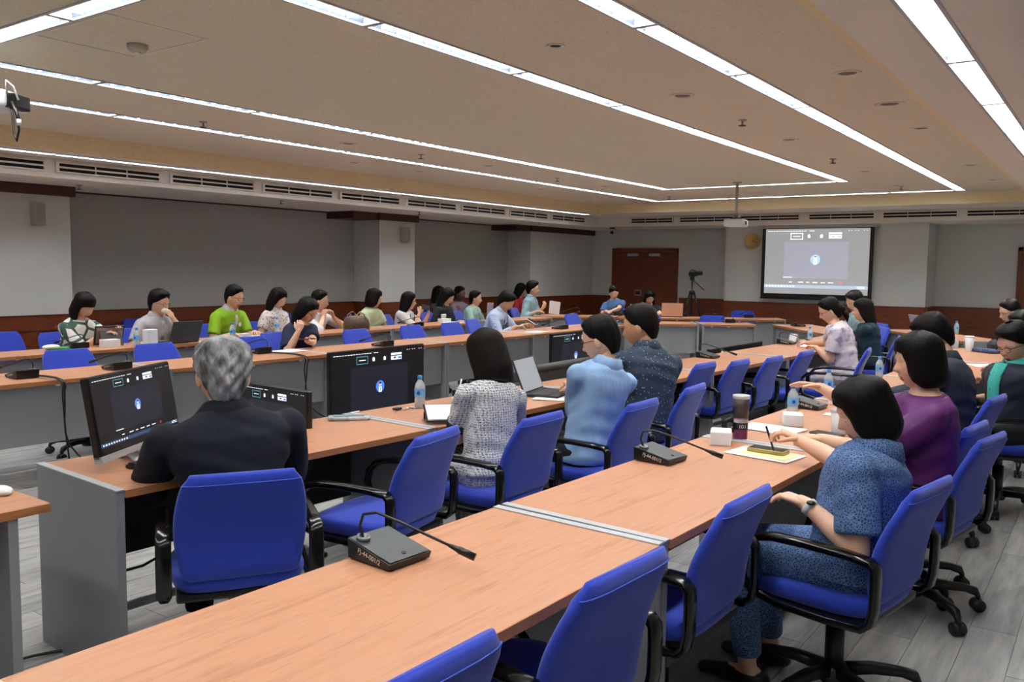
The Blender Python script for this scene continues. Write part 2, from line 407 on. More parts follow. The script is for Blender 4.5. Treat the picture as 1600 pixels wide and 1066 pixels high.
# lamp end spots on the far step (small spots lighting the face where the photo shows a pool of light)
# ------------------------------------------------------------------ air vents
def vent(x0, x1, fixed, along_y, label):
    L = abs(x1-x0); c=(x0+x1)/2
    o = empty('air_vent', (fixed if along_y else c, c if along_y else fixed, 2.497), math.pi/2 if along_y else 0)
    # local: x along, -y out of the face for the left wall; for the far wall rotate so that +y is out
    s = 1 if along_y else -1
    m = MB(); m.box((0,s*.006,0),(L,.012,.085)); m.build('vent_back', m_vblack, o)
    for z,h in ((0,.016),(.045,.012),(-.045,.012)): 
        m = MB(); m.box((0,s*.018,z),(L,.022,h)); m.build('slat', m_soffit, o)
    for z in (-.022,.022): 
        m = MB(); m.box((0,s*.014,z),(L,.010,.004),0,rotx(.5)); m.build('blade', m_dark, o)
    for i in (-.5,-.17,.17,.5):
        m = MB(); m.box((i*L*(1 if abs(i)>.4 else .9),s*.02,0),(.03 if abs(i)>.4 else .006,.024,.10 if abs(i)>.4 else .085)); m.build('vent_frame', m_soffit, o)
    tag(o, label, 'air vent', 'slot air vents along the soffit')
vx = [(2.92,4.26),(4.38,5.5),(5.63,6.75),(6.89,8.03),(8.17,9.33),(9.49,10.64),(10.79,11.96),(12.11,13.3),(13.44,14.64)]
for i,(a,b) in enumerate(vx): vent(a,b,VY1,False,'%s black slot air vent from the left above the left wall' % ORD[i])
vy = [(7.97,7.07),(6.94,5.87),(5.75,4.67),(4.52,3.43),(3.31,2.19),(2.07,.97)]
for i,(a,b) in enumerate(vy): vent(a,b,VX1-.0,True,'%s slot air vent from the left above the far wall' % ORD[i])
# ------------------------------------------------------------------ ceiling fittings
def disc(name, x, y, z, r, mats, label, cat, kind):
    m = MB()
    if kind=='down':
        o = empty(name,(x,y,z)); 
        m.lathe([(r,-.001),(r,-.006),(r*.82,-.008),(r*.80,-.002)],24); m.build('rim', m_soffit, o, True)
        m = MB(); m.lathe([(r*.81,-.0005),(r*.5,-.003)],24); m.build('grille', mats, o)
    elif kind=='spr':
        o = empty(name,(x,y,z))
        m.lathe([(.035,-.001),(.035,-.006),(.012,-.012)],16); m.build('escutcheon', m_steel, o, True)
        m = MB(); m.lathe([(.008,-.01),(.008,-.045)],10); m.build('stem', m_steel, o, True)
        m = MB(); m.lathe([(.004,-.042),(.030,-.045),(.030,-.048),(.004,-.05)],14); m.build('deflector', m_dark, o, True)
    else:
        o = empty(name,(x,y,z)); m.lathe([(r,-.001),(r,-.02),(r*.8,-.035),(r*.3,-.04)],24); m.build('body', m_beigeplas, o, True)
        m = MB(); m.lathe([(r*.35,-.038),(r*.33,-.05),(r*.1,-.053)],16); m.build('sensor', m_soffit, o, True)
    return tag(o, label, cat)
m_grille = plain('speaker_grille', '#6f675c', .8)
K2 = 1.038*1.072
gl = [[4.89,1.28],[5.91,1.28],[7.01,1.29],[4.98,2.28],[7.08,2.29],[9.72,2.32],[9.64,1.3],[11.25,1.29],[11.47,2.35]]
for i,(x,y) in enumerate(gl):
    rw = 'between the right-hand lamp rows' if y>2 else 'right of the long lamp row'
    k = [q for q in sorted(g[0] for g in gl if (g[1]>2)==(y>2))].index(x)
    tag(disc('ceiling_speaker', x*K2, y*K2, ZM, .085 if i!=1 else .10, m_grille, '', '', 'down'), '%s nearest round ceiling speaker %s' % (ORD[k], rw), 'ceiling speaker', 'round ceiling speakers')
gl = [[5.38,5.63],[7.33,5.55],[9.88,5.58],[11.43,5.55],[6.41,6.62],[7.38,6.58],[9.87,6.58],[11.43,6.56]]
for i,(x,y) in enumerate(gl):
    disc('ceiling_speaker', x*K2, y*K2, ZM, .085, m_grille, '%s nearest round ceiling speaker %s' % (ORD[i%4], 'between the left-hand lamp rows' if i<4 else 'by the left ceiling step'), 'ceiling speaker', 'down')['group'] = 'round ceiling speakers'
for i,(x,y) in enumerate([[6.0,2.28],[8.49,2.32],[11.58,2.32],[4.0,5.75],[6.26,5.56],[8.71,5.57],[11.69,5.52]]):
    disc('sprinkler', x*K2, y*K2, ZM, .03, None, '%s nearest metal sprinkler head %s' % (ORD[i if i<3 else i-3], 'between the right-hand lamp rows' if i<3 else 'between the left-hand lamp rows'), 'sprinkler', 'spr')['group']='ceiling sprinklers'
for i,(x,y) in enumerate([(124,289),(439,313),(655,331),(843,347)]):
    p = px(x,y,ZS); disc('sprinkler', p[0], min(p[1],10.0), ZS, .03, None, '%s sprinkler head from the left under the left soffit' % ORD[i], 'sprinkler', 'spr')['group']='soffit sprinklers'
p = px(215,70,ZM); disc('smoke_detector', p[0],p[1],ZM,.055,None,'round beige smoke detector on the ceiling at upper left','smoke detector','smoke')
p = px(868,71,ZM); disc('ceiling_speaker', p[0],p[1],ZM,.05,m_vblack,'small dark round ceiling fitting left of the long lamp row','ceiling fitting','down')
# access hatch outline beside the detector
a = px(85,42,ZM); b = px(190,63,ZM); m = MB()
hx0,hx1,hy0,hy1 = 2.30,2.85,4.05,4.75
for c_,d_ in (((hx0,(hy0+hy1)/2),(.012,hy1-hy0)),((hx1,(hy0+hy1)/2),(.012,hy1-hy0)),(((hx0+hx1)/2,hy0),(hx1-hx0,.012)),(((hx0+hx1)/2,hy1),(hx1-hx0,.012))):
    m.box((c_[0],c_[1],ZM-.002),(d_[0],d_[1],.004))
m.build('hatch_frame', m_soffit, ceiling)

# ------------------------------------------------------------------ projectors, screen, clock, cameras, speakers
def projector(loc, rz, top, label, cables):
    o = empty('projector', loc, rz)
    m = MB(); m.rbox((0,0,0),(.34,.27,.10),.03,0,None,3); m.build('body', m_white, o, True)
    m = MB(); m.rbox((0,-.02,.055),(.2,.16,.03),.008); m.build('bracket', m_black, o)
    m = MB(); m.tube([(0,0,.06),(0,0,top-loc[2])],.022,12); m.build('pole', m_beigeplas, o, True)
    m = MB(); m.lathe([(.06,top-loc[2]-.001),(.06,top-loc[2]-.015),(.025,top-loc[2]-.02)],18); m.build('ceiling_plate', m_beigeplas, o, True)
    m = MB(); m.lathe([(.045,0),(.045,.03),(.035,.03)],18,0,(-.12,0,0),roty(-math.pi/2)@np.eye(3)); 
    m = MB(); m.tube([(.16,.05,.0),(.20,.05,.0)],.042,18); m.build('lens', m_black, o, True)
    for i in range(5):
        m = MB(); m.box((-.06+i*.025,-.136,0),(.008,.004,.05)); m.build('vent_slit', m_dark, o)
    if cables:
        m = MB(); m.rbox((-.185,.02,-.01),(.06,.16,.08),.01); m.build('connector_panel', m_black, o)
        for k,(pts,r,mt) in enumerate(cables):
            m = MB(); m.tube(pts, r, 8); m.build('cable', mt, o, True)
    return tag(o, label, 'projector')
projector((11.34,4.35,2.20), math.pi*0+.15, ZM, 'white ceiling projector on a pole before the far screen', None)
q0 = pxx(-20,158,2.3)
projector((q0[0],q0[1],q0[2]), 2.19, ZM, 'white projector with hanging cables at upper left', [
    ([(-.17,.10,.02),(-.19,.13,.09),(-.22,.12,.06),(-.235,.1,-.01)],.006,m_white),
    ([(-.18,.08,-.03),(-.20,.1,-.10),(-.215,.12,-.20),(-.235,.13,-.24),(-.25,.13,-.18),(-.235,.12,-.06)],.006,m_black),
    ([(-.20,.1,-.02),(-.235,.12,-.09),(-.25,.13,-.13)],.010,m_black), ([(-.25,.13,-.12),(-.252,.13,-.155)],.013,m_white)])
m_scr_b = emat('screen_grey', '#9fa0a2', .55); m_scr_v = emat('screen_violet_grey', '#a9aab8', .55); m_scr_w = emat('screen_white', '#f4f6fb', .9); m_scr_c = emat('screen_pale_blue', '#a8d0ee', .75); m_scr_r = emat('screen_pink', '#ea7f9a', .7); m_scr_t = emat('screen_task', '#b4c4d6', .6)
m_ui_b = emat('display_black', '#16161b', .22); m_ui_v = emat('display_navy', '#20222f', .35); m_ui_w = emat('display_white', '#dfe3ea', .75); m_ui_c = emat('display_blue', '#3f74d8', .8); m_ui_r = emat('display_red', '#b2303c', .5); m_ui_t = emat('display_task', '#2f4a68', .4); m_ui_g = emat('display_teal', '#4f8f9a', .5); m_ui_s = emat('display_face', '#d9b8b0', .6)
def ui(parent, w, h, pal, y=-.001):
    """a video-call window on a flat display in the local x-z plane, facing -y, centred on the origin"""
    B,V,W,Cc,Rr,T,G,S = range(8); m = MB(); lay=[y]
    def R_(x0,x1,z0,z1,k,d=0): m.quad((x0*w,y-d,z0*h),(x1*w,y-d,z0*h),(x1*w,y-d,z1*h),(x0*w,y-d,z1*h),k)
    def Dk(cx,cz,r,k,d,n=20,sx=1.,sz=1.):
        a=np.linspace(0,2*math.pi,n,endpoint=False); m.add([(cx*w+r*h*math.cos(t)*sx,y-d,cz*h+r*h*math.sin(t)*sz) for t in a],[tuple(range(n))],k)
    R_(-.5,.5,-.5,.5,B); R_(-.31,.31,-.26,.30,V,.0006)
    for i in range(14): R_(-.48+i*.028,-.48+i*.028+.022,.462,.470,W,.0012)     # title text
    R_(-.07,-.02,.462,.470,W,.0012)
    for x in (.30,.325,.36,.385,.44,.465): R_(x,x+.012,.463,.471,W,.0012)
    for a,b,c,d in ((-.25,-.13,.335,.345),(-.25,-.13,.425,.435),(-.25,-.244,.335,.435),(-.136,-.13,.335,.435)): R_(a,b,c,d,G,.0012)
    R_(-.225,-.155,.38,.39,W,.0012)
    for cx in (-.07,.05):                                                           # two raised-hand icons
        R_(cx-.012,cx+.012,.36,.385,W,.0012)
        for k in range(4): R_(cx-.012+k*.0065,cx-.0075+k*.0065,.385,.405+.008*(k in (1,2)),W,.0012)
    R_(.12,.24,.35,.44,W,.0012); R_(.12,.24,.40,.412,B,.0018); R_(.15,.175,.365,.39,T,.0018); R_(.20,.235,.36,.385,Cc,.0018)
    Dk(0,.03,.075,Cc,.0012); Dk(0,.055,.026,S,.0018); Dk(0,.072,.024,B,.0022,20,1,.5); R_(-.016,.016,-.045,.022,W,.0018); R_(-.003,.003,-.035,.015,B,.0024)
    R_(-.31,-.22,-.25,-.24,W,.0012)
    for x,l in ((-.25,.03),(-.16,.05),(-.08,.03),(-.02,.05),(.06,.04),(.13,.05)): R_(x,x+l,-.325,-.313,W,.0012)
    Dk(.25,-.32,.020,Rr,.0012)
    R_(-.5,.5,-.41,-.36,T,.0012)
    for i in range(10): R_(-.48+i*.03,-.465+i*.03,-.395,-.375,W,.0018)
    for z in (-.378,-.398): R_(.40,.47,z,z+.008,W,.0018)
    return m.build('display', pal, parent)
PAL_S = [m_scr_b,m_scr_v,m_scr_w,m_scr_c,m_scr_r,m_scr_t,m_scr_w,m_scr_w]; PAL_T = [m_ui_b,m_ui_v,m_ui_w,m_ui_c,m_ui_r,m_ui_t,m_ui_g,m_ui_s]
# projection screen on the far pilaster: local x runs to the right as seen from the room (world -y)
sx0,sx1 = 5.50,3.54; W_=sx0-sx1; z0,z1 = 1.07,2.335
o = empty('projection_screen',(XP-.10,(sx0+sx1)/2,(z0+z1)/2), -math.pi/2)
m = MB(); m.box((0,.006,0),(W_,.006,z1-z0)); m.build('border', m_black, o)
d = ui(o, W_-.13, z1-z0-.09, PAL_S); d.location = (0,0,.03)
m = MB(); m.rbox((0,.0,(z1-z0)/2+.035),(W_+.16,.08,.075),.01); m.build('case', m_beigeplas, o)
m = MB(); m.tube([(-W_/2,0,-(z1-z0)/2-.01),(W_/2,0,-(z1-z0)/2-.01)],.018,10); m.build('weight_bar', m_black, o, True)
tag(o, 'projection screen showing a video call on the far pilaster', 'screen')
# clock
cp = pxx(1176,377,XP); o = empty('wall_clock', (XP-.001,cp[1],cp[2]), -math.pi/2); Ry = rotx(math.pi/2)
m_clock = plain('clock_gold','#c9a45e',.4,.2); m_clockf = plain('clock_face','#cfb06a',.5)
m = MB(); m.lathe([(.15,0),(.15,.03),(.135,.035),(.128,.028)],32,0,(0,0,0),Ry); m.build('rim', m_clock, o, True)
m = MB(); m.lathe([(.13,.0),(.13,.024)],32,0,(0,0,0),Ry); m.build('dial', m_clockf, o)
for i in range(12):
    m = MB(); a=i*math.pi/6; m.box((.105*math.sin(a),-.026,.105*math.cos(a)),(.008,.003,.022),0,roty(a)); m.build('hour_mark', m_maho_d, o)
for a,l in ((1.15,.075),(1.75,.10)):
    m = MB(); m.box((l/2*math.sin(a),-.029,l/2*math.cos(a)),(.008,.003,l),0,roty(a)); m.build('hand', m_black, o)
tag(o,'round gold wall clock left of the projection screen','clock')
# ptz camera at the far left ceiling corner
o = empty('ceiling_camera',(15.35,8.47,ZS)); m = MB(); m.lathe([(.05,0),(.05,-.03),(.02,-.035)],18); m.build('mount', m_black, o, True)
m = MB(); m.rbox((0,0,-.08),(.10,.10,.10),.015); m.build('body', m_beigeplas, o, True); m = MB(); m.tube([(-.05,-.02,-.10),(-.085,-.035,-.115)],.032,16); m.build('lens', m_black, o, True)
m = MB(); m.box((.0,.055,-.06),(.02,.012,.12)); m.build('yoke', m_black, o); tag(o,'small ceiling camera in the far left corner','camera')
# wall speakers on the pilasters
def wspeaker(x, label, pair):
    o = empty('wall_speaker',(x,YP-.001,2.07)); m = MB(); m.rbox((0,-.07,0),(.11,.12,.25),.008); m.build('cabinet', m_beigeplas, o)
    m = MB(); m.box((0,-.133,-.0),(.09,.006,.22)); m.build('grille', speckle('sp_grille','#9b9488','#aaa397',300,.8,.3), o)
    m = MB(); m.box((0,-.012,.04),(.05,.024,.06)); m.build('bracket', m_black, o)
    tag(o,label,'speaker','beige wall speakers'); 
    if pair: o.rotation_euler=(0,0,.35)
wspeaker(4.60,'beige wall speaker on the leftmost pilaster',False); wspeaker(10.40,'beige wall speaker turned on the middle pilaster',True)
# video tripod behind the far table
o = empty('camera_tripod',(15.0,6.56,0)); 
for i in range(3):
    a = .5+i*2*math.pi/3; f_ = A([math.cos(a)*.38,math.sin(a)*.38,.01]); t_ = A([math.cos(a)*.04,math.sin(a)*.04,1.14]); mid=(f_+t_)/2
    m = MB(); m.tube([t_,mid],.020,8); lg = m.build('leg', m_black, o, True); m = MB(); m.tube([mid,f_],.014,8); m.build('leg_tube', m_black, lg, True)
    m = MB(); m.ell(f_,(.02,.02,.01)); m.build('rubber_foot', m_rub, lg, True)
m = MB(); m.tube([(0,0,.72),(0,0,1.36)],.016,10); m.build('column', m_black, o, True)
m = MB(); m.lathe([(.05,1.10),(.06,1.13),(.05,1.17)],12); m.build('collar', m_black, o, True)
m = MB(); m.rbox((0,0,1.40),(.07,.07,.08),.015); m.build('pan_head', m_black, o, True)
m = MB(); m.tube([(0,0,1.38),(.10,-.20,1.18)],.008,8); m.build('pan_handle', m_black, o, True)
m = MB(); m.rbox((-.01,-.02,1.48),(.09,.16,.085),.02); cb=m.build('camcorder', m_black, o, True)
m = MB(); m.tube([(-.02,-.09,1.49),(-.03,-.20,1.495)],[.038,.034],14); m.build('lens', m_black, cb, True)
m = MB(); m.tube([(0,.05,1.53),(0,0,1.555),(0,-.06,1.53)],.01,8); m.build('handle', m_black, cb, True)
tag(o,'black video camera on a tripod behind the far tables','tripod')

# ------------------------------------------------------------------ tables
TZ = 0.74
TABS = []
def snap(p, m=.07):
    """keep a small thing on the nearest table top"""
    best=None
    for o_,t_,n_,L_,d_ in TABS:
        v=A(p[:2])-o_; a=np.dot(v,t_); b=np.dot(v,n_); a2=np.clip(a,m,L_-m); b2=np.clip(b,m,d_-m); e=(a-a2)**2+(b-b2)**2
        if best is None or e<best[0]: best=(e,o_+t_*a2+n_*b2)
    return A([best[1][0],best[1][1],p[2]])
def table(p, q, depth, label, group, panel=True, ends=(1,1)):
    """p->q is the sitters' edge; the table reaches `depth` to the left of p->q"""
    p=A(p,float); q=A(q,float); tt=nrm(q-p); p=p+tt*.004; q=q-tt*.004; L=np.linalg.norm(q-p); a=math.atan2(q[1]-p[1],q[0]-p[0])
    TABS.append((p.copy(),tt,A([-tt[1],tt[0]]),L,depth))
    o = empty('conference_table',(p[0],p[1],0),a); o['label']=label; o['category']='table'; o['group']=group
    m = MB(); e0=.032 if ends[0] else 0; e1=.032 if ends[1] else 0
    m.box(((e0+L-e1)/2,depth/2,TZ-.0135),(L-e0-e1,depth,.027)); t=m.build('table_top', m_desk, o)
    m = MB(); m.box(((e0+L-e1)/2,-.0008,TZ-.0145),(L-e0-e1,.0016,.028)); m.build('front_edging', m_deskedge, t)
    m = MB(); m.box(((e0+L-e1)/2,depth+.0008,TZ-.0145),(L-e0-e1,.0016,.028)); m.build('back_edging', m_deskedge, t)
    for k,x in ((0,.016),(1,L-.016)):
        if not ends[k]: x = .12 if k==0 else L-.12
        top = TZ+.001 if ends[k] else TZ-.028
        m = MB(); m.box((x,depth/2,top/2),(.031,depth-.01,top)); ep=m.build('end_panel', m_grey, o)
        if ends[k]:
            m = MB(); m.box((x,depth/2,TZ+.002),(.031,depth,.004)); m.build('trim_strip', m_greyl, ep)
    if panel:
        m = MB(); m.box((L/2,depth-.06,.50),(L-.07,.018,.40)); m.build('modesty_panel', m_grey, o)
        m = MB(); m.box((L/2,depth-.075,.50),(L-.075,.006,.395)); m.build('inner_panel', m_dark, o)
    m = MB(); m.tube([(.03,depth-.2,.12),(L-.03,depth-.2,.12)],.02,10); m.build('foot_bar', m_greyl, o, True)
    for i in range(3):
        m = MB(); m.box((L*(i+.6)/3.2,depth-.06,.705),(.03,.02,.03)); m.build('bracket', m_white, o)
    return o
R1 = [(.68,1.12),(2.315,1.075),(3.93,1.01),(5.57,.94),(7.2,.88),(8.83,.85),(10.45,.88)]
for i,(a,b) in enumerate(zip(R1,R1[1:])): table(a,b,.63,['long beech table filling the foreground','beech table with the tumbler and yellow papers','beech table before the woman in purple','beech table before the man in the navy jacket','cluttered beech table before the man in teal','beech table at the far end of the right outer row'][i],'right outer row of tables')
table((11.9,1.02),(13.44,2.30),.63,'angled beech table with laptop at the far right','far curve of tables')
R2 = [(1.62,2.885),(3.25,2.80),(4.88,2.72),(6.50,2.64),(8.13,2.55),(9.76,2.46),(11.2,2.42)]
for i,(a,b) in enumerate(zip(R2,R2[1:])): table(a,b,.655,['beech table with monitor before the gray-haired man','beech table with tablet before the tweed woman','beech table before the man in patterned dark shirt','beech table before the row of empty blue chairs','beech table before the woman in lilac blouse','beech table beyond the woman in lilac blouse'][i],'right inner row of tables')
nn = A([.633,-.774])*.63
table(A([11.5,3.16])+nn,A([12.93,4.33])+nn,.63,'angled beech table right of the centre gap','far curve of tables')
def lrow(pts, depth, labels, group):
    for (a,b),lb in zip(zip(pts,pts[1:]),labels):
        if lb is None: continue
        a=A(a,float); b=A(b,float); t=nrm(b-a); n=A([-t[1],t[0]])     # inner edge a->b, sitters on the outside
        table(b+n*depth, a+n*depth, depth, lb, group)
lrow([(.55,6.02),(2.17,5.99),(3.80,5.95),(5.43,5.92),(7.06,5.88),(8.69,5.84),(10.30,5.84),(11.05,5.84)],.63,[None,'beech table with two microphones left of the monitor','beech table directly behind the gray-haired man','beech table before the woman in navy tee','beech table before the man in striped shirt','beech table with microphone right of the striped shirt','short beech table before the far left corner'],'left inner row of tables')
lrow([(3.20,7.70),(4.86,7.73),(6.50,7.73),(8.15,7.72),(9.80,7.74)],.50,['beech table before the woman in white and green','beech table before the man in green polo','beech table with the brown handbag','beech table before the women in black and mint'],'left outer row of tables')
lrow([(1.55,7.70),(3.19,7.70)],.50,['beech table at the left edge before an empty chair'],'left outer row of tables')
lrow([(10.35,7.55),(11.85,7.62)],.50,['beech table before the man holding papers'],'left outer row of tables')
lrow([(12.02,8.12),(12.87,6.76),(13.74,5.36)],.63,['angled beech table before the woman in blue','angled beech table before the camera tripod'],'far curve of tables')
lrow([(13.75,5.33),(14.25,4.53)],.63,['short beech table at the right end of far row'],'far curve of tables')
lrow([(11.42,6.15),(12.08,5.14)],.63,['beech table of the inner far curve, left piece'],'far curve of tables')
lrow([(12.10,5.11),(12.55,4.43)],.63,['beech table of the inner far curve ending at the gap'],'far curve of tables')
# near-end table at the left edge of the frame
pa = px(81,786,TZ); pb = px(0,803,TZ); dv = nrm((pb-pa)[:2]); p2 = pa[:2]+dv*1.6
lt = table(p2, pa[:2], .63, 'beech table corner at the left edge with mouse','near end tables', True, (0,0))
# ------------------------------------------------------------------ office chairs
def make_chair():
    o = empty('office_chair')
    # seat cushion
    m = MB(); a = np.linspace(0,2*math.pi,28,endpoint=False); rings=[]
    for z,sc in ((.405,.86),(.415,.96),(.44,1.0),(.462,1.0),(.475,.96),(.481,.82)):
        ce=np.sign(np.cos(a))*np.abs(np.cos(a))**.45; se=np.sign(np.sin(a))*np.abs(np.sin(a))**.45
        rings.append(np.stack([.235*sc*ce,.225*sc*se+.01,np.full(28,z)-.012*np.maximum(se-.5,0)],1))
    m.loft(rings); m.build('seat', m_blue, o, True)
    m = MB(); m.rbox((0,.01,.395),(.44,.42,.03),.012); m.build('seat_shell', m_black, o)
    # backrest: curved shell, rounded, slight waist
    def bk(off, grow):
        rr=[]
        for t in np.linspace(0,1,15):
            z=.475+.385*t; yc = -.215-.075*t-.035*math.sin(math.pi*min(1,t*1.15))*-1*.6 - .02*t*t
            w=(.190+.036*math.sin(math.pi*min(1,t*.95+.05))**.8)*(1 if t<.9 else 1-.06*((t-.9)/.1)**2)
            th=.024 if .04<t<.96 else .016
            q=[]
            n=26
            for k in range(n):
                b=2*math.pi*k/n; cx=np.sign(math.cos(b))*abs(math.cos(b))**.30; sy=np.sign(math.sin(b))*abs(math.sin(b))**.6
                x=w*cx; q.append((x*grow, yc+th*sy*grow+.22*x*x+off, z))
            rr.append(A(q))
        return rr
    m = MB(); r_=bk(0,1); 
    top=r_[-1].copy(); c_=top.mean(0); r_.append((top-c_)*A([.97,.55,1])+c_+A([0,0,.012])); bot=r_[0].copy(); c_=bot.mean(0); r_.insert(0,(bot-c_)*A([.9,.6,1])+c_-A([0,0,.012]))
    m.loft(r_); b=m.build('backrest', m_blue, o, True)
    # piping along the rear edge
    pr=[r_[i][18] for i in ()]
    m = MB(); pts=[r_[-3][k]+A([0,-.001,.004]) for k in range(14,26)]; m.tube(pts,.0018,6); m.build('piping', m_piping, b, True)
    for s in (-1,1):
        P=[(.20,.43),(.235,.46),(.25,.52),(.235,.58),(.19,.625),(.12,.642),(0,.645),(-.14,.642),(-.22,.635),(-.238,.615),(-.24,.57),(-.238,.48),(-.228,.43),(-.20,.405),(-.08,.40),(.10,.405)]
        m = MB(); pts=A([(s*.258,y,z) for y,z in P]); k=len(pts); rings=[]
        for i in range(k):
            t=nrm(pts[(i+1)%k]-pts[i-1]); n_=np.cross(t,A([1.,0,0])); hw=.026 if P[i][1]>.6 or P[i][0]<-.2 else .017; hh=.013
            rings.append(A([pts[i]+A([1.,0,0])*dx*hw+n_*dn*hh for dx,dn in ((-1,-.6),(-.7,-1),(.7,-1),(1,-.6),(1,.6),(.7,1),(-.7,1),(-1,.6))]))
        m.loft(rings,0,False,True); m.build('armrest', m_blackg, o, True)
    m = MB(); m.tube([(0,0,.385),(0,0,.27)],.024,14); m.tube([(0,0,.30),(0,0,.085)],.034,14); m.build('column', m_black, o, True)
    m = MB(); m.rbox((0,0,.372),(.18,.2,.035),.01); m.tube([(.08,.05,.37),(.22,.06,.365)],.006,8); m.build('tilt_mechanism', m_black, o)
    m = MB(); m.lathe([(.05,.07),(.055,.09),(.055,.125),(.04,.14)],14); m.build('base_hub', m_black, o, True)
    lm=MB(); rings=[]
    for r,z,w_,h in ((.04,.115,.024,.022),(.14,.122,.022,.020),(.24,.112,.019,.017),(.285,.098,.017,.016),(.303,.075,.014,.014),(.305,.058,.010,.010)):
        rings.append(A([(r+(0 if z>.1 else h*dz*.8),w_*dx,z+(h*dz if z>.09 else 0)) for dx,dz in ((-1,-.7),(-.6,-1),(.6,-1),(1,-.7),(1,.7),(.6,1),(-.6,1),(-1,.7))]))
    lm.loft(rings); leg=lm.mesh('leg',m_black,True)
    cm_=MB()
    for s in (-1,1): cm_.tube([(.305+.0,s*.006,.030),(.305,s*.024,.030)],.030,14)
    cm_.box((.305,0,.045),(.03,.016,.03)); cst=cm_.mesh('caster',m_rub,True)
    for i in range(5):
        a_=i*2*math.pi/5+.4; l=link('leg',leg,o,(0,0,0)); l.rotation_euler=(0,0,a_); c=link('caster',cst,l)
    return o
CH0 = None; NCH=[0]
def chair(x, y, face_deg, label, dz=0.0, group='blue office chairs around the tables'):
    """face_deg: direction the sitter faces (0 = +x, 90 = +y)"""
    global CH0
    if CH0 is None: CH0 = make_chair(); o = CH0
    else: o = copytree(CH0)
    o.location=(float(x),float(y),0); o.rotation_euler=(0,0,(face_deg-90)*D2R)
    if dz: o.scale=(1,1,dz)
    CHO[label]=o; CHR[label]=(float(x),float(y),face_deg,dz or 1.0)
    tag(o,label,'chair',group); return o
CHR={}; CHO={}
def chair_back(pa, pb, z, face, label):
    """place a chair from the two top corners of its backrest in the photo"""
    p=(px(pa[0],pa[1],z)+px(pb[0],pb[1],z))/2; f=A([math.cos(face*D2R),math.sin(face*D2R)])
    c=p[:2]+f*.31; return chair(c[0],c[1],face,label,z/.872)
CZ=.85; CZ2=.845; CZ1=.86
chair_back((285,745),(470,732),CZ,58,'blue office chair of the gray-haired man in suit')
chair_back((636,690),(728,661),CZ,99,'empty blue chair between gray-haired man and tweed woman')
chair_back((797,660),(884,640),CZ2,90,'blue office chair of the woman in tweed')
chair_back((932,642),(1016,620),CZ2,90,'blue office chair of the man in light blue shirt')
chair_back((1060,612),(1113,594),CZ2,94,'blue office chair of the man in patterned dark shirt')
for i,(a,b) in enumerate((((1080,571),(1126,563)),((1135,566),(1180,559)),((1190,562),(1232,553)),((1243,552),(1279,545)))):
    chair_back(a,b,CZ-.01,88,'empty blue chair, %s in the row right of patterned dark shirt' % ORD[i])
chair_back((590,1078),(758,994),CZ1,88,'empty blue chair cut off at the bottom edge')
chair_back((912,915),(1046,853),CZ1,86,'empty blue chair below the double table strip')
chair_back((1122,802),(1215,747),CZ1,88,'empty blue chair left of the woman in blue print dress')
chair_back((1358,772),(1460,732),.86,80,'blue office chair of the woman in blue print dress')
chair_back((1520,692),(1582,672),CZ1,80,'blue office chair of the woman in purple')
chair_back((1500,672),(1552,655),.86,82,'empty blue chair between purple blouse and navy jacket')
chair_back((1540,628),(1578,612),.86,82,'blue chair of the man in navy jacket')
chair(6.42,.60,108,'blue chair of the man in teal shirt',.98)
# left inner row (facing the camera side)
for i,(x,y) in enumerate(((120,566),(257,559),(405,549),(570,527),(656,524),(718,519),(905,503))):
    p=pxy(x,y,6.95); chair(p[0],6.80,-90,['empty blue chair behind the microphone at far left','empty blue chair behind the monitor top corner','empty blue chair right of the gray-haired man','empty blue chair below the light green top','empty blue chair below the raised phone','empty blue chair behind the tweed woman','empty blue chair left of the light blue shirt man'][i],.955)
p=pxy(18,527,8.75); chair(p[0],8.72,-90,'empty blue chair at the left edge of the back row',.98)
chair(12.58,6.22,212,'empty blue chair below the pink laptop',.93); chair(13.12,5.32,212,'empty blue chair right of the tripod feet',.93); chair(14.78,5.42,212,'empty blue chair behind the short far table',.95)
chair(12.85,3.02,129,'empty blue chair behind the tent card',.95)
for i,x in enumerate((6.05,7.35,8.3)):
    chair(x,9.85,-90,'%s spare blue chair along the left wall from left' % ORD[i])

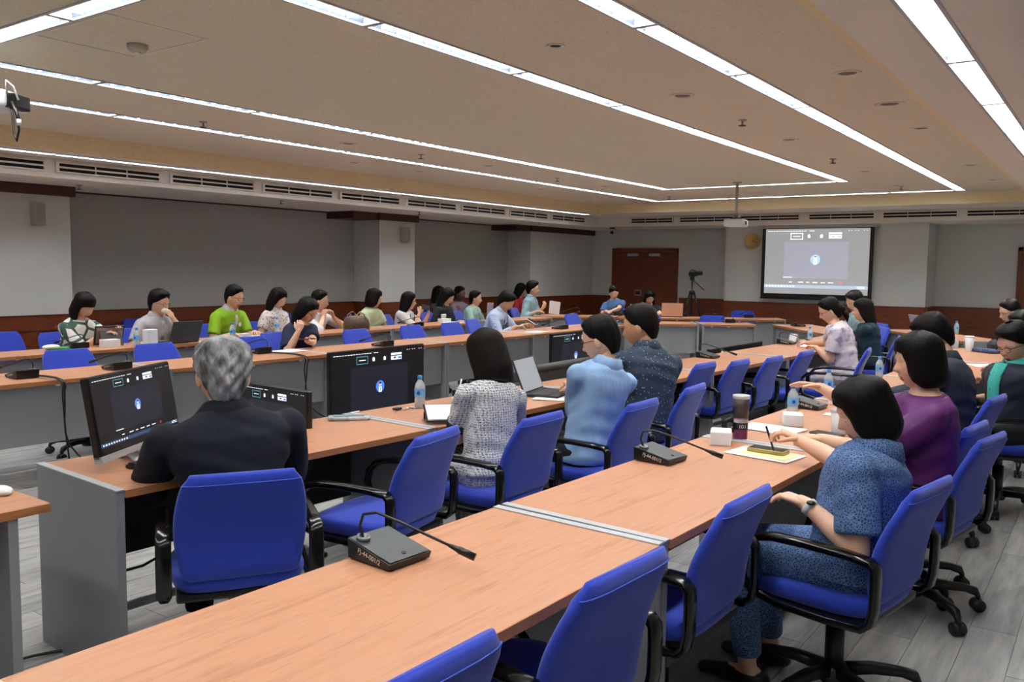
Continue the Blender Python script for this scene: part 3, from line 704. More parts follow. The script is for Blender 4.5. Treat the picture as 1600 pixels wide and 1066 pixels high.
# ------------------------------------------------------------------ microphones
m_mictop=plain('mic_top','#3d4347',.35); m_micring=plain('mic_ring','#7c8084',.3,.5)
def text_mesh(s, size, mat):
    cu=bpy.data.curves.new('lettering','FONT'); cu.body=s; cu.size=size; cu.align_x='CENTER'; cu.align_y='CENTER'
    t=bpy.data.objects.new('lettering_tmp',cu); C.objects.link(t); bpy.context.view_layer.update()
    me=bpy.data.meshes.new_from_object(t.evaluated_get(bpy.context.evaluated_depsgraph_get())); bpy.data.objects.remove(t); bpy.data.curves.remove(cu)
    me.materials.clear(); me.materials.append(mat); return me
def make_mic():
    o=empty('conference_microphone'); m=MB()      # sitter side is -y, gooseneck rises at the +y side and reaches over
    w,d=.075,.085
    v=[(-w,-d,0),(w,-d,0),(w,d,0),(-w,d,0),(-w-.004,-d-.004,.018),(w+.004,-d-.004,.018),(w+.002,d,.055),(-w-.002,d,.055)]
    m.add(v,[(0,3,2,1),(4,5,6,7),(0,1,5,4),(1,2,6,5),(2,3,7,6),(3,0,4,7)]); m.build('base', m_black, o)
    m=MB(); e=.002; m.add([(-w+.002,-d,.0195+e),(w-.002,-d,.0195+e),(w-.002,d-.002,.0545+e),(-w+.002,d-.002,.0545+e)],[(0,1,2,3)]); m.build('top_plate', m_mictop, o)
    m=MB(); R=rotx(-.21)@np.eye(3); m.lathe([(.020,-.002),(.020,.008),(.012,.008),(.011,.004)],18,0,(-.045,d-.03,.053),rotx(.21)); m.build('neck_ring', m_micring, o, True)
    pts=[(-.045,d-.03,.05),(-.043,d-.012,.085),(-.035,d-.018,.118),(-.022,d-.06,.128),(0,d-.13,.110),(.035,d-.22,.078),(.055,d-.27,.060)]
    P=[]; 
    for i in range(len(pts)-1):
        for t in (0,.5): P.append(A(pts[i])*(1-t)+A(pts[i+1])*t)
    P.append(A(pts[-1])); m=MB(); m.tube(P,.0042,8); m.build('gooseneck', m_black, o, True)
    dv=nrm(A(pts[-1])-A(pts[-2])); p0=A(pts[-1]); m=MB(); m.tube([p0-dv*.005,p0+dv*.02,p0+dv*.03,p0+dv*.075],[.005,.008,.0105,.0105],12,dome=False); m.build('mic_head', m_black, o, True)
    for s in (-1,1):
        t=link('lettering', MICTXT, o, (s*(w+.0035),-.005,.022)); t.rotation_euler=(math.pi/2+.0,-.19*s,s*math.pi/2)
    m=MB(); m.lathe([(.007,0),(.007,.003)],12,0,(.0,-d+.025,.026),rotx(.21)); m.build('button', m_dark, o)
    return o
MICTXT=text_mesh('FJ-44-001/2', .020, m_white)
MIC0=None
def mic(x, y, face, label, lim=None):
    """x,y photo pixel of the middle of the base; face = direction the sitter looks"""
    global MIC0
    p = snap(px(x,y,TZ+.02),.09)
    if MIC0 is None: MIC0=make_mic(); o=MIC0
    else: o=copytree(MIC0)
    if lim is not None: p[1]=lim
    o.location=(p[0],p[1],TZ+.004); o.rotation_euler=(0,0,(face-90)*D2R); tag(o,label,'microphone','gooseneck conference microphones'); return o
mic(607,862,86,'gooseneck microphone in the foreground on the long table')
mic(1028,712,86,'gooseneck microphone beside the white box and tumbler')
mic(1262,632,86,'gooseneck microphone under the outstretched hand')
mic(12,730,60,'microphone on the table corner at left edge')
mic(1106,556,88,'gooseneck microphone before the empty right inner chairs'); mic(1214,534,88,'gooseneck microphone left of the tent card')
for x,y,lb in ((35,586,'microphone at the far left of the inner left row'),(183,573,'microphone behind the upper corner of the monitor'),(405,549,'microphone right of the gray-haired head'),(598,538,'microphone above the big floor screen'),(875,512,'microphone left of the light blue shirt'),(962,503,'microphone between the two men in blue shirts')):
    mic(x,y,-91,lb)
for x,y,lb in ((120,541,'microphone before the woman in white and green'),(535,510,'microphone left of the two bottles'),(668,509,'microphone before the woman raising a phone'),(898,489,'microphone before the man holding papers')): mic(x,y,-90,lb)
for x,y,f,lb in ((960,487,212,'microphone before the woman in blue tee'),(1058,490,212,'microphone beside the pink laptop'),(1103,491,212,'microphone before the tripod'),(1165,494,212,'microphone on the short far table'),(1023,502,212,'microphone on the inner far curve, left'),(1138,502,212,'microphone on the inner far curve, right'),(1247,508,130,'microphone on the angled table right of the gap'),(1403,508,130,'microphone on the far right angled table')): mic(x,y,f,lb)

# ------------------------------------------------------------------ things on the tables
q=Mat('clear_plastic','#e8f2f8',.08); q.set('Transmission Weight',.55); q.set('IOR',1.2); m_clear=q.m
m_blabel=plain('bottle_label','#6fb2e6',.4); m_bcap=plain('bottle_cap','#3f8fdc',.4); m_blogo=plain('bottle_logo','#1f4fb4',.4)
def bottle(p, label, s=1.0, capmat=None, body=None, lab=True):
    p=snap(p,.035); o=empty('water_bottle',(p[0],p[1],TZ+.004)); o.scale=(s,s,s)
    m=MB(); m.lathe([(.026,.0),(.031,.006),(.031,.05),(.029,.056),(.031,.062),(.031,.118),(.027,.138),(.013,.160),(.012,.170)],20); m.build('bottle_body', body or m_clear, o, True)
    if lab:
        m=MB(); m.lathe([(.0316,.066),(.0316,.112)],20,0,(0,0,0),None,False); m.build('bottle_label', m_blabel, o, True)
        for k in range(3):
            a=k*2.1+3.6; m=MB(); m.ell((.0312*math.cos(a),.0312*math.sin(a),.088),(.010,.002,.012),0,rotz(a+math.pi/2)); m.build('logo', m_blogo, o)
    m=MB(); m.lathe([(.0145,.165),(.0145,.184),(.012,.187)],16); m.build('cap', capmat or m_bcap, o, True)
    return tag(o,label,'bottle','small bottles of drinking water')
for x,y,s,lb in ((656,638,1.0,'water bottle with blue label beside the car keys'),(1238,651,.95,'water bottle with blue label before the woman in blue print'),(1270,618,.95,'water bottle behind the outstretched hand'),(1346,590,.9,'water bottle half hidden behind the bobbed black hair'),
    (237,545,1.,'water bottle before the man in grey polo'),(369,532,1.,'water bottle before the man in green polo'),(426,520,1.,'water bottle before the woman in floral blouse'),(548,513,.95,'left of two water bottles beside the handbag'),(556,513,.95,'right of two water bottles beside the handbag'),(1265,535,.95,'water bottle before the woman in lilac blouse'),(1530,523,.95,'water bottle beside the laptop at far right')):
    bottle(px(x,y,TZ),lb,s)
bottle(px(977,487,TZ),'white bottle on the far table beside the woman in blue',1.05,m_white,m_white,False)
m_box=plain('white_card','#e4e6ea',.6)
def sbox(x, y, rz, dims, label, mat=None):
    p=snap(px(x,y,TZ),max(dims[0],dims[1])*.6); o=empty('snack_box',(p[0],p[1],TZ+.001),rz*D2R); w,d,h=dims
    m=MB(); m.rbox((0,0,h/2),(w,d,h),.002,0,None,1); m.build('box_body', mat or m_box, o)
    m=MB(); m.box((0,0,h+.0006),(w-.004,d-.004,.0012)); m.box((0,-d/2-.0008,h-.018),(w*.35,.0012,.03)); m.build('lid_flap', m_paper, o)
    return tag(o,label,'box','white snack boxes')
sbox(1126,693,20,(.125,.095,.062),'white snack box left of the dark tumbler'); sbox(1238,664,20,(.12,.10,.06),'white snack box before the woman in blue print'); sbox(1320,628,10,(.16,.12,.05),'white box beside the far microphone on front table')
sbox(172,542,-2,(.16,.10,.07),'white snack box before the tablet'); sbox(386,530,0,(.10,.08,.06),'white snack box beside the green polo man'); sbox(573,517,0,(.16,.10,.055),'white snack box left of the handbag'); sbox(700,503,0,(.18,.11,.05),'white snack box before the woman in black'); sbox(752,499,0,(.14,.09,.05),'white snack box before the woman in mint')
def sheet(x, y, rz, w, d, label, mat=None, z=0., n=1):
    p=snap(px(x,y,TZ),.12); o=empty('paper_sheet',(p[0],p[1],TZ+.003+z),rz*D2R)
    for k in range(n):
        m=MB(); m.box((0,0,.0006+.0014*k),(w,d,.0010),0,rotz(.05*k)); m.build('sheet', mat or m_paper, o)
    return tag(o,label,'paper')
m_yel=plain('yellow_paper','#efe4a8',.8)
def pang(x0,y0,x1,y1):
    v=px(x1,y1,TZ)-px(x0,y0,TZ); return math.degrees(math.atan2(v[1],v[0]))
SA=pang(1165,698,1260,714)
sheet(1195,711,SA,.30,.205,'white sheet under the yellow note and phone'); sheet(1200,711,SA,.235,.155,'yellow sheet under the phone',m_yel,.0012)
sheet(1205,671,SA,.30,.21,'white papers under the snack box',None,0,2); sheet(1302,649,5,.10,.10,'white card beside the white cup'); sheet(862,622,20,.24,.20,'papers right of the open laptop',None,0,2)
sheet(840,613,8,.18,.12,'small white sheet behind the laptop hand'); sheet(465,548,-90,.22,.30,'papers before the woman in navy tee',None,0,2); sheet(838,519,0,.30,.2,'paper before the man in striped shirt'); sheet(405,526,6,.24,.17,'open notebook before the woman in floral blouse',None,0,3); sheet(440,517,0,.2,.15,'sheet before the woman in floral blouse')
sheet(316,536,10,.2,.14,'sheet behind the dark laptop'); sheet(725,503,0,.34,.2,'papers before the women in black and mint',None,0,2); sheet(104,545,0,.12,.1,'small sheet left of the microphone'); sheet(1262,541,8,.30,.22,'papers before the woman in lilac blouse',None,0,2); sheet(1500,519,30,.40,.25,'papers on the far right table',None,0,2); sheet(1535,572,30,.25,.2,'sheet before the man in teal shirt')
# tent card
p=px(1240,536,TZ); o=empty('tent_card',(p[0],p[1],TZ+.004),1.2); m=MB(); m.box((0,-.02,.05),(.10,.002,.105),0,rotx(-.35)); m.build('front_leaf',m_paper,o); m=MB(); m.box((0,.02,.05),(.10,.002,.105),0,rotx(.35)); m.build('rear_leaf',m_paper,o); tag(o,'white tent card beside the lilac blouse woman','card')
# tumbler with handle
m_tdark=plain('tumbler_dark','#45413f',.4,.3); m_tpink=plain('tumbler_magenta','#6f2148',.4)
p=px(1156,686,TZ); o=empty('travel_tumbler',(p[0],p[1],TZ),-.95)
m=MB(); m.lathe([(.036,.105),(.040,.205)],24); m.build('upper_body',m_tdark,o,True)
m=MB(); m.lathe([(.031,0),(.034,.004),(.0362,.106)],24); m.build('lower_body',m_tpink,o,True)
m=MB(); m.lathe([(.0405,.2),(.0415,.208),(.041,.216),(.037,.217)],24); m.build('rim',m_silver,o,True)
m=MB(); m.lathe([(.036,.212),(.01,.213)],24); m.build('lid',m_tdark,o)
m=MB(); m.tube([(-.03,0,.09),(-.055,.0,.094),(-.075,0,.085),(-.078,0,.06),(-.065,0,.045),(-.03,0,.042)],.010,10,flat=1.3); m.build('handle',m_black,o,True)
m=MB(); m.lathe([(.0368,.085),(.0371,.098)],24,0,(0,0,0),None,False); m.build('name_band',m_silver,o,True)
m=MB(); m.lathe([(.0362,.05),(.0366,.082)],24,0,(0,0,0),None,False); m.build('dark_band',m_black,o,True)
tl=text_mesh('101',.026,m_white); t=link('number',tl,o,(0,-.0378,.066)); t.rotation_euler=(math.pi/2,0,0)
tl=text_mesh('THERMOS',.010,m_black); t=link('lettering',tl,o,(0,-.0385,.091)); t.rotation_euler=(math.pi/2,0,0)
tag(o,'dark and magenta travel tumbler with black handle','tumbler')
# phones
m_gold=plain('gold_case','#a8995a',.3,.6); m_glass=plain('phone_glass','#1c2024',.12)
def phone(p, R, label, mat=None, L=.155, thick=.012):
    o=empty('phone',p); o.rotation_euler=Matrix([[float(q) for q in r] for r in R]).to_euler() if not np.isscalar(R) else (0,0,R)
    m=MB(); m.rbox((0,0,thick/2),(.075,L,thick),.004); m.build('case',mat or m_black,o,True); m=MB(); m.box((0,0,thick+.0004),(.067,L-.012,.001)); m.build('phone_screen',m_glass,o); return tag(o,label,'phone')
p=px(1200,709,TZ); phone((p[0],p[1],TZ+.006),(pang(1168,702,1228,711)-90)*D2R,'phone in a gold case lying on the yellow sheet',m_gold,.17,.018)
p=px(1292,681,TZ); phone((p[0],p[1],TZ+.002),(pang(1265,676,1320,686)-90)*D2R,'dark phone lying beside the white cup',plain('phone_brown','#4a4440',.4))
# white cup
def cup(x,y,r,h,label,mat=None,lid=None):
    p=snap(px(x,y,TZ),.05); o=empty('cup',(p[0],p[1],TZ)); m=MB(); m.lathe([(r*.75,0),(r*.78,.004),(r,h)],20); m.build('cup_body',mat or m_white,o,True)
    m=MB(); m.lathe([(r*1.05,h-.004),(r*1.05,h+.006),(r*.9,h+.012)],20); m.build('cup_lid',lid or m_white,o,True); return tag(o,label,'cup')
cup(1311,679,.045,.12,'white cup hidden beside the bobbed hair'); cup(1514,549,.045,.15,'tall white cup on the cluttered right table'); cup(702,502,.04,.10,'clear coffee cup before the woman in black',m_beigeplas)
# monitors and floor screens
def monitor(loc, rz, w, h, label, name='floor_screen', bez=.012, bottom=.02, frame=None, tilt=0., face=True, foot='stand'):
    o=empty(name,loc,rz); th=.035; root=o
    R=rotx(tilt)
    m=MB(); m.rbox((0,th/2,0),(w,th,h),.006,0,R,1); b=m.build('panel',frame or m_black,o)
    if face:
        d=ui(b,w-2*bez,h-bez-bottom,PAL_T); d.rotation_euler=(tilt,0,0); d.location=(0,0,(bottom-bez)/2)
    return o,b
# desk monitor of the gray-haired man
la=px(134,598,1.10); ra=px(262,570,1.10); dvv=nrm((ra-la)[:2]); mc=(la[:2]+ra[:2])/2-A([-dvv[1],dvv[0]])*.03; mw_=float(np.linalg.norm(ra-la))
o,b=monitor((mc[0],mc[1],.955),math.atan2(dvv[1],dvv[0]),mw_,.325,'', 'desktop_monitor',.008,.022,m_black,-.16)
m=MB(); m.box((0,-.012,-.158),(mw_,.034,.026),0,rotx(-.16)); m.build('chin',m_silver,o)
m=MB(); m.tube([(0,.05,.02),(0,.06,-.12),(0,.02,-.20)],[.03,.028,.028],10,flat=.5); m.build('stand_neck',m_silver,o,True)
for s in (-1,1):
    m=MB(); m.tube([(0,.03,-.198),(s*.14,-.09,-.208)],[.022,.012],10,flat=.5); m.build('stand_foot',m_silver,o,True)
m=MB(); m.tube([(0,.03,-.196),(0,.10,-.208)],[.022,.014],10,flat=.5); m.build('stand_foot',m_silver,o,True)
tag(o,'desktop monitor with silver foot before the gray-haired man','monitor')
# keyboard and mouse
p=px(222,727,TZ); p=px(238,726,TZ); o=empty('keyboard',(p[0]+.12,p[1],TZ+.001),.2); m=MB(); m.rbox((0,0,.008),(.43,.13,.014),.004); m.build('tray',m_black,o)
for r in range(5):
    for k in range(14):
        if r==0 and 3<k<10 and k!=6: continue
        m=MB(); m.box((-.195+k*.03,-.048+r*.024,.018),(.025 if not(r==0 and k==6) else .17,.019,.006)); m.build('key',m_dark,o)
tag(o,'black keyboard beside the gray-haired man','keyboard')
p=px(2,772,TZ); o=empty('computer_mouse',(p[0],p[1],TZ)); m=MB(); m.ell((0,0,.012),(.033,.055,.018)); m.build('shell',m_white,o,True); m=MB(); m.box((0,.02,.03),(.006,.015,.006)); m.build('wheel',m_dark,o); tag(o,'white mouse on the table corner at left edge','mouse')
p=px(229,540,TZ); o=empty('computer_mouse',(p[0],p[1],TZ)); m=MB(); m.ell((0,0,.012),(.03,.05,.017)); m.build('shell',m_black,o,True); m=MB(); m.box((0,-.02,.028),(.006,.015,.006)); m.build('wheel',m_dark,o); tag(o,'black mouse under the hand of grey polo man','mouse')
def floorstand(o, zc, w):
    m=MB(); m.tube([(0,.06,0),(0,.06,-zc+.02)],.025,12); m.build('pole',m_black,o,True); m=MB(); m.rbox((0,.06,-zc+.012),(w*.6,.34,.022),.008); m.build('base',m_black,o)
a=pxy(515,550,4.2); b_=pxy(663,538,4.2); w_=b_[0]-a[0]; zc=(a[2]+b_[2])/2-.29
o,b=monitor(((a[0]+b_[0])/2,4.2,zc),math.atan2(b_[1]-a[1],w_)*1,w_,.58,'', 'floor_screen'); floorstand(o,zc,w_); tag(o,'large black floor screen showing a video call','screen')
a=pxy(862,522,4.9); o,b=monitor((a[0]+.5,4.9,a[2]-.28),0,1.0,.56,'','floor_screen'); floorstand(o,a[2]-.28,1.); tag(o,'floor screen partly hidden by the light blue shirt man','screen')
ra=px(480,612,.93); la=px(392,598,.93); dvv=nrm((ra-la)[:2]); mc=ra[:2]-dvv*.31
o,b=monitor((mc[0],mc[1],.73),math.atan2(dvv[1],dvv[0]),.62,.40,'','floor_screen'); floorstand(o,.73,.6); tag(o,'angled floor screen behind the gray-haired man','screen')
m_tvback=plain('screen_back','#4a4b4d',.45)
o,b=monitor((5.62,3.52,.56),math.pi,.86,.52,'','floor_screen',frame=m_tvback); floorstand(o,.56,.8)
m=MB(); m.tube([(-.43,.03,.255),(.43,.03,.255)],.03,12); m.build('back_cover',m_tvback,o,True); tag(o,'grey back of a floor screen behind the laptop','screen')
o,b=monitor((8.85,3.36,.50),math.pi-.04,1.4,.52,'','floor_screen'); floorstand(o,.50,.9)
m=MB(); m.box((.4,.037,.2),(.05,.002,.05)); m.build('sticker',m_paper,o); tag(o,'black back of a floor screen before the far right chairs','screen')
# laptops
def laptop(p, rz, label, lid=None, w=.33, open_deg=105, base=None, scr=None):
    o=empty('laptop',(p[0],p[1],TZ+.002),rz*D2R); m=MB(); m.rbox((0,0,.008),(w,.23,.016),.004); m.build('base',base or m_dark,o)
    m=MB(); m.box((0,.02,.0168),(w-.04,.11,.001)); m.build('keyboard',m_black,o)
    t=(open_deg-90)*D2R; R=rotx(-t); c=A([0,.115,.016])+R@A([0,0,.115]); m=MB(); m.rbox(c,(w,.008,.23),.003,0,R); l=m.build('lid',lid or m_dark,o)
    m=MB(); m.box(c+R@A([0,-.0046,.0]),(w-.02,.001,.21),0,R); m.build('laptop_screen',scr or m_ui_v,l); return tag(o,label,'laptop')
p=px(292,537,TZ); laptop(tuple(snap((p[0],p[1]+.12,0),.18)[:2]),180,'dark laptop before the man in grey polo',m_tvback,.34,112)
m_peach=plain('peach_lid','#d9a98c',.5); p=px(1040,491,TZ); laptop(tuple(snap((p[0]+.15,p[1]+.1,0),.2)[:2]),122,'pink-beige laptop on the far table',m_peach,.36,100)
laptop((4.62,2.98),12,'open laptop before the man in light blue shirt',m_dark,.34,112,None,emat('laptop_grey','#8a9096',.35))
p=px(1505,519,TZ); laptop(tuple(snap(p,.18)[:2]),35,'open silver laptop at the far right',m_silver,.34,110,m_silver)
# tablets
p=snap(px(168,540,TZ)+A([0,.1,0]),.14); o=empty('tablet',(p[0],p[1],TZ+.004),3.0); m=MB(); m.rbox((0,0,.10),(.28,.012,.20),.004,0,rotx(-.35)); m.build('case',m_black,o); m=MB(); m.box((0,.012,.10),(.25,.002,.165),0,rotx(-.35)); m.build('cover_panel',plain('tablet_cover','#8b7568',.5),o); m=MB(); m.box((0,.06,.085),(.2,.005,.19),0,rotx(.5)); m.build('kickstand',m_black,o); tag(o,'tablet in a black stand case before white and green top','tablet')
p=px(703,650,TZ+.03); o=empty('tablet',(p[0],p[1],TZ+.02),-.75); m=MB(); m.rbox((0,0,.028),(.27,.20,.010),.004,0,rotx(.28)); m.build('tablet_body',m_black,o); m=MB(); m.box((0,-.0015,.0335),(.25,.18,.001),0,rotx(.28)); m.build('tablet_screen',emat('tablet_glow','#b9bcc6',.35),o); m=MB(); m.box((0,.09,.0),(.26,.02,.035)); m.build('fold_stand',m_dark,o); tag(o,'tablet propped on the table before the tweed woman','tablet')
# small things
p=px(545,656,TZ); o=empty('pouch',(p[0],p[1],TZ+.001),-.75); m=MB(); m.rbox((0,0,.010),(.22,.085,.02),.008); m.build('pouch_body',speckle('pouch_plastic','#8f9ba3','#c2cdd3',30,.2,.4),o,True); m=MB(); m.rbox((0,0,.021),(.16,.05,.004),.002); m.build('contents',plain('pouch_grey','#6b7d88',.4),o); tag(o,'clear grey plastic pouch beside the table strip','pouch')
p=px(632,640,TZ); o=empty('keys',(p[0],p[1],TZ+.002)); m=MB(); m.rbox((-.05,.01,.008),(.05,.035,.014),.006); m.build('fob',m_black,o,True)
for k in range(4):
    m=MB(); m.box((-.01+k*.03,-.015+.01*(k%2),.004),(.05,.014,.004),0,rotz(k*.7)); m.build('key',[m_silver,m_white][k%2],o)
tag(o,'bunch of keys with black fob beside the bottle','keys')
p=snap(px(692,616,TZ),.08); o=empty('cable_box',(p[0],p[1],TZ+.0)); m=MB(); m.rbox((0,0,.025),(.14,.10,.05),.006); m.build('box_body',m_black,o); 
for k in range(2): m=MB(); m.tube([(.05,0,.04),(.09,.03+.03*k,.09),(.16,.05,.08),(.19,.02,.02),(.15+.05*k,-.02,.006)],.005,8); m.build('cable',m_black,o,True)
tag(o,'small black box with cables behind the tablet','box')
# handbag
m_bag=speckle('monogram_leather','#4a372b','#6b5340',90,.5,.1); m_trim=plain('bag_trim','#9a7a50',.5)
p=snap(px(592,519,TZ)+A([0,.1,0]),.13); o=empty('handbag',(p[0],p[1],TZ),.05); m=MB(); rings=[]
for z,sx,sy in ((.0,.15,.08),(.01,.17,.095),(.08,.175,.10),(.14,.165,.085),(.175,.14,.05),(.185,.12,.02)):
    a=np.linspace(0,2*math.pi,24,endpoint=False); rings.append(np.stack([sx*np.sign(np.cos(a))*np.abs(np.cos(a))**.5,sy*np.sign(np.sin(a))*np.abs(np.sin(a))**.5,np.full(24,z)],1))
m.loft(rings); m.build('bag_body',m_bag,o,True)
for s in (-1,1):
    m=MB(); m.tube([(-.08,s*.085,.12),(-.07,s*.075,.20),(0,s*.06,.235),(.07,s*.075,.20),(.08,s*.085,.12)],.007,8); m.build('handle',m_trim,o,True)
m=MB(); m.tube([(.13,-.10,.0),(.135,-.102,.08),(.12,-.09,.14)],.006,8); m.build('strap',m_trim,o,True); tag(o,'brown monogram handbag on the left outer table','handbag')
# green packet
p=snap(px(85,547,TZ),.1); o=empty('tissue_packet',(p[0],p[1],TZ+.001)); m=MB(); m.rbox((.03,0,.012),(.18,.10,.022),.008); m.build('packet',plain('packet_green','#2f9a52',.5),o,True); m=MB(); m.ell((-.03,0,.03),(.08,.05,.022)); m.build('tissue',m_paper,o,True); tag(o,'green and white tissue packet at the far left','tissue packet')
# carton left of the laptop
sbox(263,542,10,(.12,.08,.16),'white carton between bottle and dark laptop')
# second bag and clutter on the right table
p=snap(px(1560,547,TZ),.1); o=empty('bag',(p[0],p[1],TZ),.6); m=MB(); rings=[]
for z,sx,sy in ((.0,.12,.05),(.01,.15,.07),(.06,.16,.075),(.10,.13,.05),(.12,.08,.02)):
    a=np.linspace(0,2*math.pi,20,endpoint=False); rings.append(np.stack([sx*np.cos(a),sy*np.sin(a),np.full(20,z)],1))
m.loft(rings); m.build('bag_body',speckle('dark_print','#15171d','#3a4150',60,.5,.1,2,.004,(1,1,1),.5,.6),o,True); m=MB(); m.tube([(-.12,0,.09),(-.06,0,.15),(.05,0,.155),(.13,0,.09)],.008,8); m.build('handle',m_black,o,True); tag(o,'small dark handbag on the cluttered right table','bag')
p=snap(px(1540,551,TZ),.15); o=empty('folded_cloth',(p[0],p[1],TZ),.9); m=MB(); m.rbox((0,0,.02),(.28,.14,.04),.018,0,None,3); m.build('cloth',speckle('striped_cloth','#26304f','#5b6a96',12,.8,.4,2,.01,(8,1,1)),o,True); tag(o,'folded navy striped cloth beside the tall cup','cloth')
p=snap(px(1488,541,TZ),.05); o=empty('glass_jar',(p[0],p[1],TZ)); m=MB(); m.lathe([(.035,0),(.04,.01),(.04,.08),(.03,.09)],18); m.build('jar_body',m_clear,o,True); m=MB(); m.lathe([(.032,.085),(.032,.10)],18); m.build('jar_lid',m_silver,o,True); tag(o,'small clear jar left of the tall white cup','jar')

# ------------------------------------------------------------------ cables
def cable(pts, label, r=.006):
    P=[A(q,float) for q in pts]; S=[]
    for i in range(len(P)-1):
        p0=P[max(i-1,0)];p1=P[i];p2=P[i+1];p3=P[min(i+2,len(P)-1)]
        for t in (0,.25,.5,.75): S.append(.5*((2*p1)+(-p0+p2)*t+(2*p0-5*p1+4*p2-p3)*t*t+(-p0+3*p1-3*p2+p3)*t**3))
    S.append(P[-1]); m=MB(); m.tube(S,r,8); o=m.build('cable',m_black,None,True); return tag(o,label,'cable','black cables under the tables')
def hang(x,y,label,dx=.1):
    p=px(x,y,TZ); yi=5.93; cable([(p[0],p[1]-.02,TZ+.012),(p[0]+.01,yi-.035,TZ+.008),(p[0]+.015,yi-.05,.62),(p[0]+.03,yi-.06,.3),(p[0]+dx,yi-.12,.02),(p[0]+dx+.1,yi-.2,.008)],label)
hang(45,588,'black microphone cable hanging at the far left',.05); hang(50,588,'second black microphone cable hanging at the far left',.28); hang(420,552,'black cable hanging from the microphone behind the suit',.5)
hang(412,552,'black cable left of the one behind the suit',-.15)
cable([(1.45,3.5,.008),(1.25,3.3,.35),(1.2,3.2,.5)],'black cable rising beside the left table panel')
cable([(1.3,3.35,.008),(1.5,3.42,.010),(1.75,3.3,.008),(1.95,3.05,.008),(1.8,3.0,.01),(1.9,3.2,.02),(2.05,3.12,.008)],'tangled black cable on the floor by the end panel')
cable([(1.15,2.95,.008),(1.35,2.98,.008),(1.55,2.9,.008),(1.62,2.88,.008)],'black cable on the floor before the end panel')
cable([(1.72,3.3,.30),(1.95,3.15,.36),(2.2,3.35,.55)],'black cable drooping under the monitor table')
# ------------------------------------------------------------------ people
def gs(x,s): return np.exp(-(x/s)**2)
def head_part(mb, R, c, s, hi, skin=0, lip=1, dark=2, white=3, eyes='down', brow=True):
    nu,nv = (72,56) if hi else (52,40); T=np.linspace(0,math.pi,nv+1); Pn=np.linspace(0,2*math.pi,nu,endpoint=False)
    t,p=np.meshgrid(T,Pn,indexing='ij'); dx=np.sin(t)*np.sin(p); dy=np.sin(t)*np.cos(p); dz=np.cos(t)
    x=.073*dx; y=.094*dy; z=.118*dz; k=np.clip(-z/.118,0,1); fr=np.clip(dy,0,1); 
    x=x*(1-.30*k**1.7)*(1+.04*gs(z+.015,.035)); y=np.where(dy>0,y*(1-.05*k),y*(1-.48*k**1.2))
    y=np.where(y>.080,.080+(y-.080)*.55,y)
    f1=(dy>.15).astype(float)
    y=y+f1*(.010*gs(x,.022)*gs(z+.104,.018))
    rr=np.where(z>-.030,np.clip((.012-z)/.042,0,1),np.clip((z+.044)/.014,0,1)); y=y+f1*.023*rr*gs(x,.007+.008*np.clip(rr,0,1))
    y=y-f1*.008*(gs(x-.031,.015)+gs(x+.031,.015))*gs(z-.004,.011); y=y+f1*.004*gs(z-.026,.009)*(gs(x-.03,.02)+gs(x+.03,.02))
    y=y+f1*(.006*gs(x,.020)*gs(z+.057,.006)+.006*gs(x,.018)*gs(z+.071,.007)-.004*gs(x,.02)*gs(z+.064,.003))
    V=np.stack([x,y,z],-1).reshape(-1,3); F=[];Mi=[]
    for i in range(nv):
        for j in range(nu):
            b=(j+1)%nu; F.append((i*nu+j,(i+1)*nu+j,(i+1)*nu+b,i*nu+b)); 
            q=V[i*nu+j]; Mi.append(lip if (abs(q[0])<.024-.4*abs(q[2]+.064) and -.077<q[2]<-.052 and q[1]>.05) else skin)
    n0=len(mb.M); mb.add((V*s)@R.T+c,F,skin); mb.M[n0:]=Mi
    W=lambda q: R@(A(q,float)*s)+c
    for sg in (-1,1):
        Re=R@rotz(-sg*.25)
        if eyes=='open':
            mb.ell(W((sg*.031,.0705,.004)),A([.0135,.009,.0065])*s,white,Re,10,7); mb.ell(W((sg*.031,.0755,.004)),A([.0062,.0052,.0062])*s,dark,Re,10,7)
        mb.tube([W((sg*.019,.0765,.006 if eyes=='open' else -.003)),W((sg*.031,.0790,.0105 if eyes=='open' else -.006)),W((sg*.044,.0715,.006 if eyes=='open' else -.002))],.0018*s,6,dark)
        if brow: mb.tube([W((sg*.014,.0835,.023)),W((sg*.030,.0825,.029)),W((sg*.046,.0705,.023))],A([.0028,.0034,.0018])*s,6,dark,flat=.6)
        mb.ell(W((sg*.0735,-.006,-.006)),A([.009,.021,.032])*s,skin,R@rotz(-sg*.35)@rotx(.15),12,10)
        mb.ell(W((sg*.079,-.002,-.002)),A([.005,.013,.021])*s,skin,R@rotz(-sg*.35)@rotx(.15),10,8)
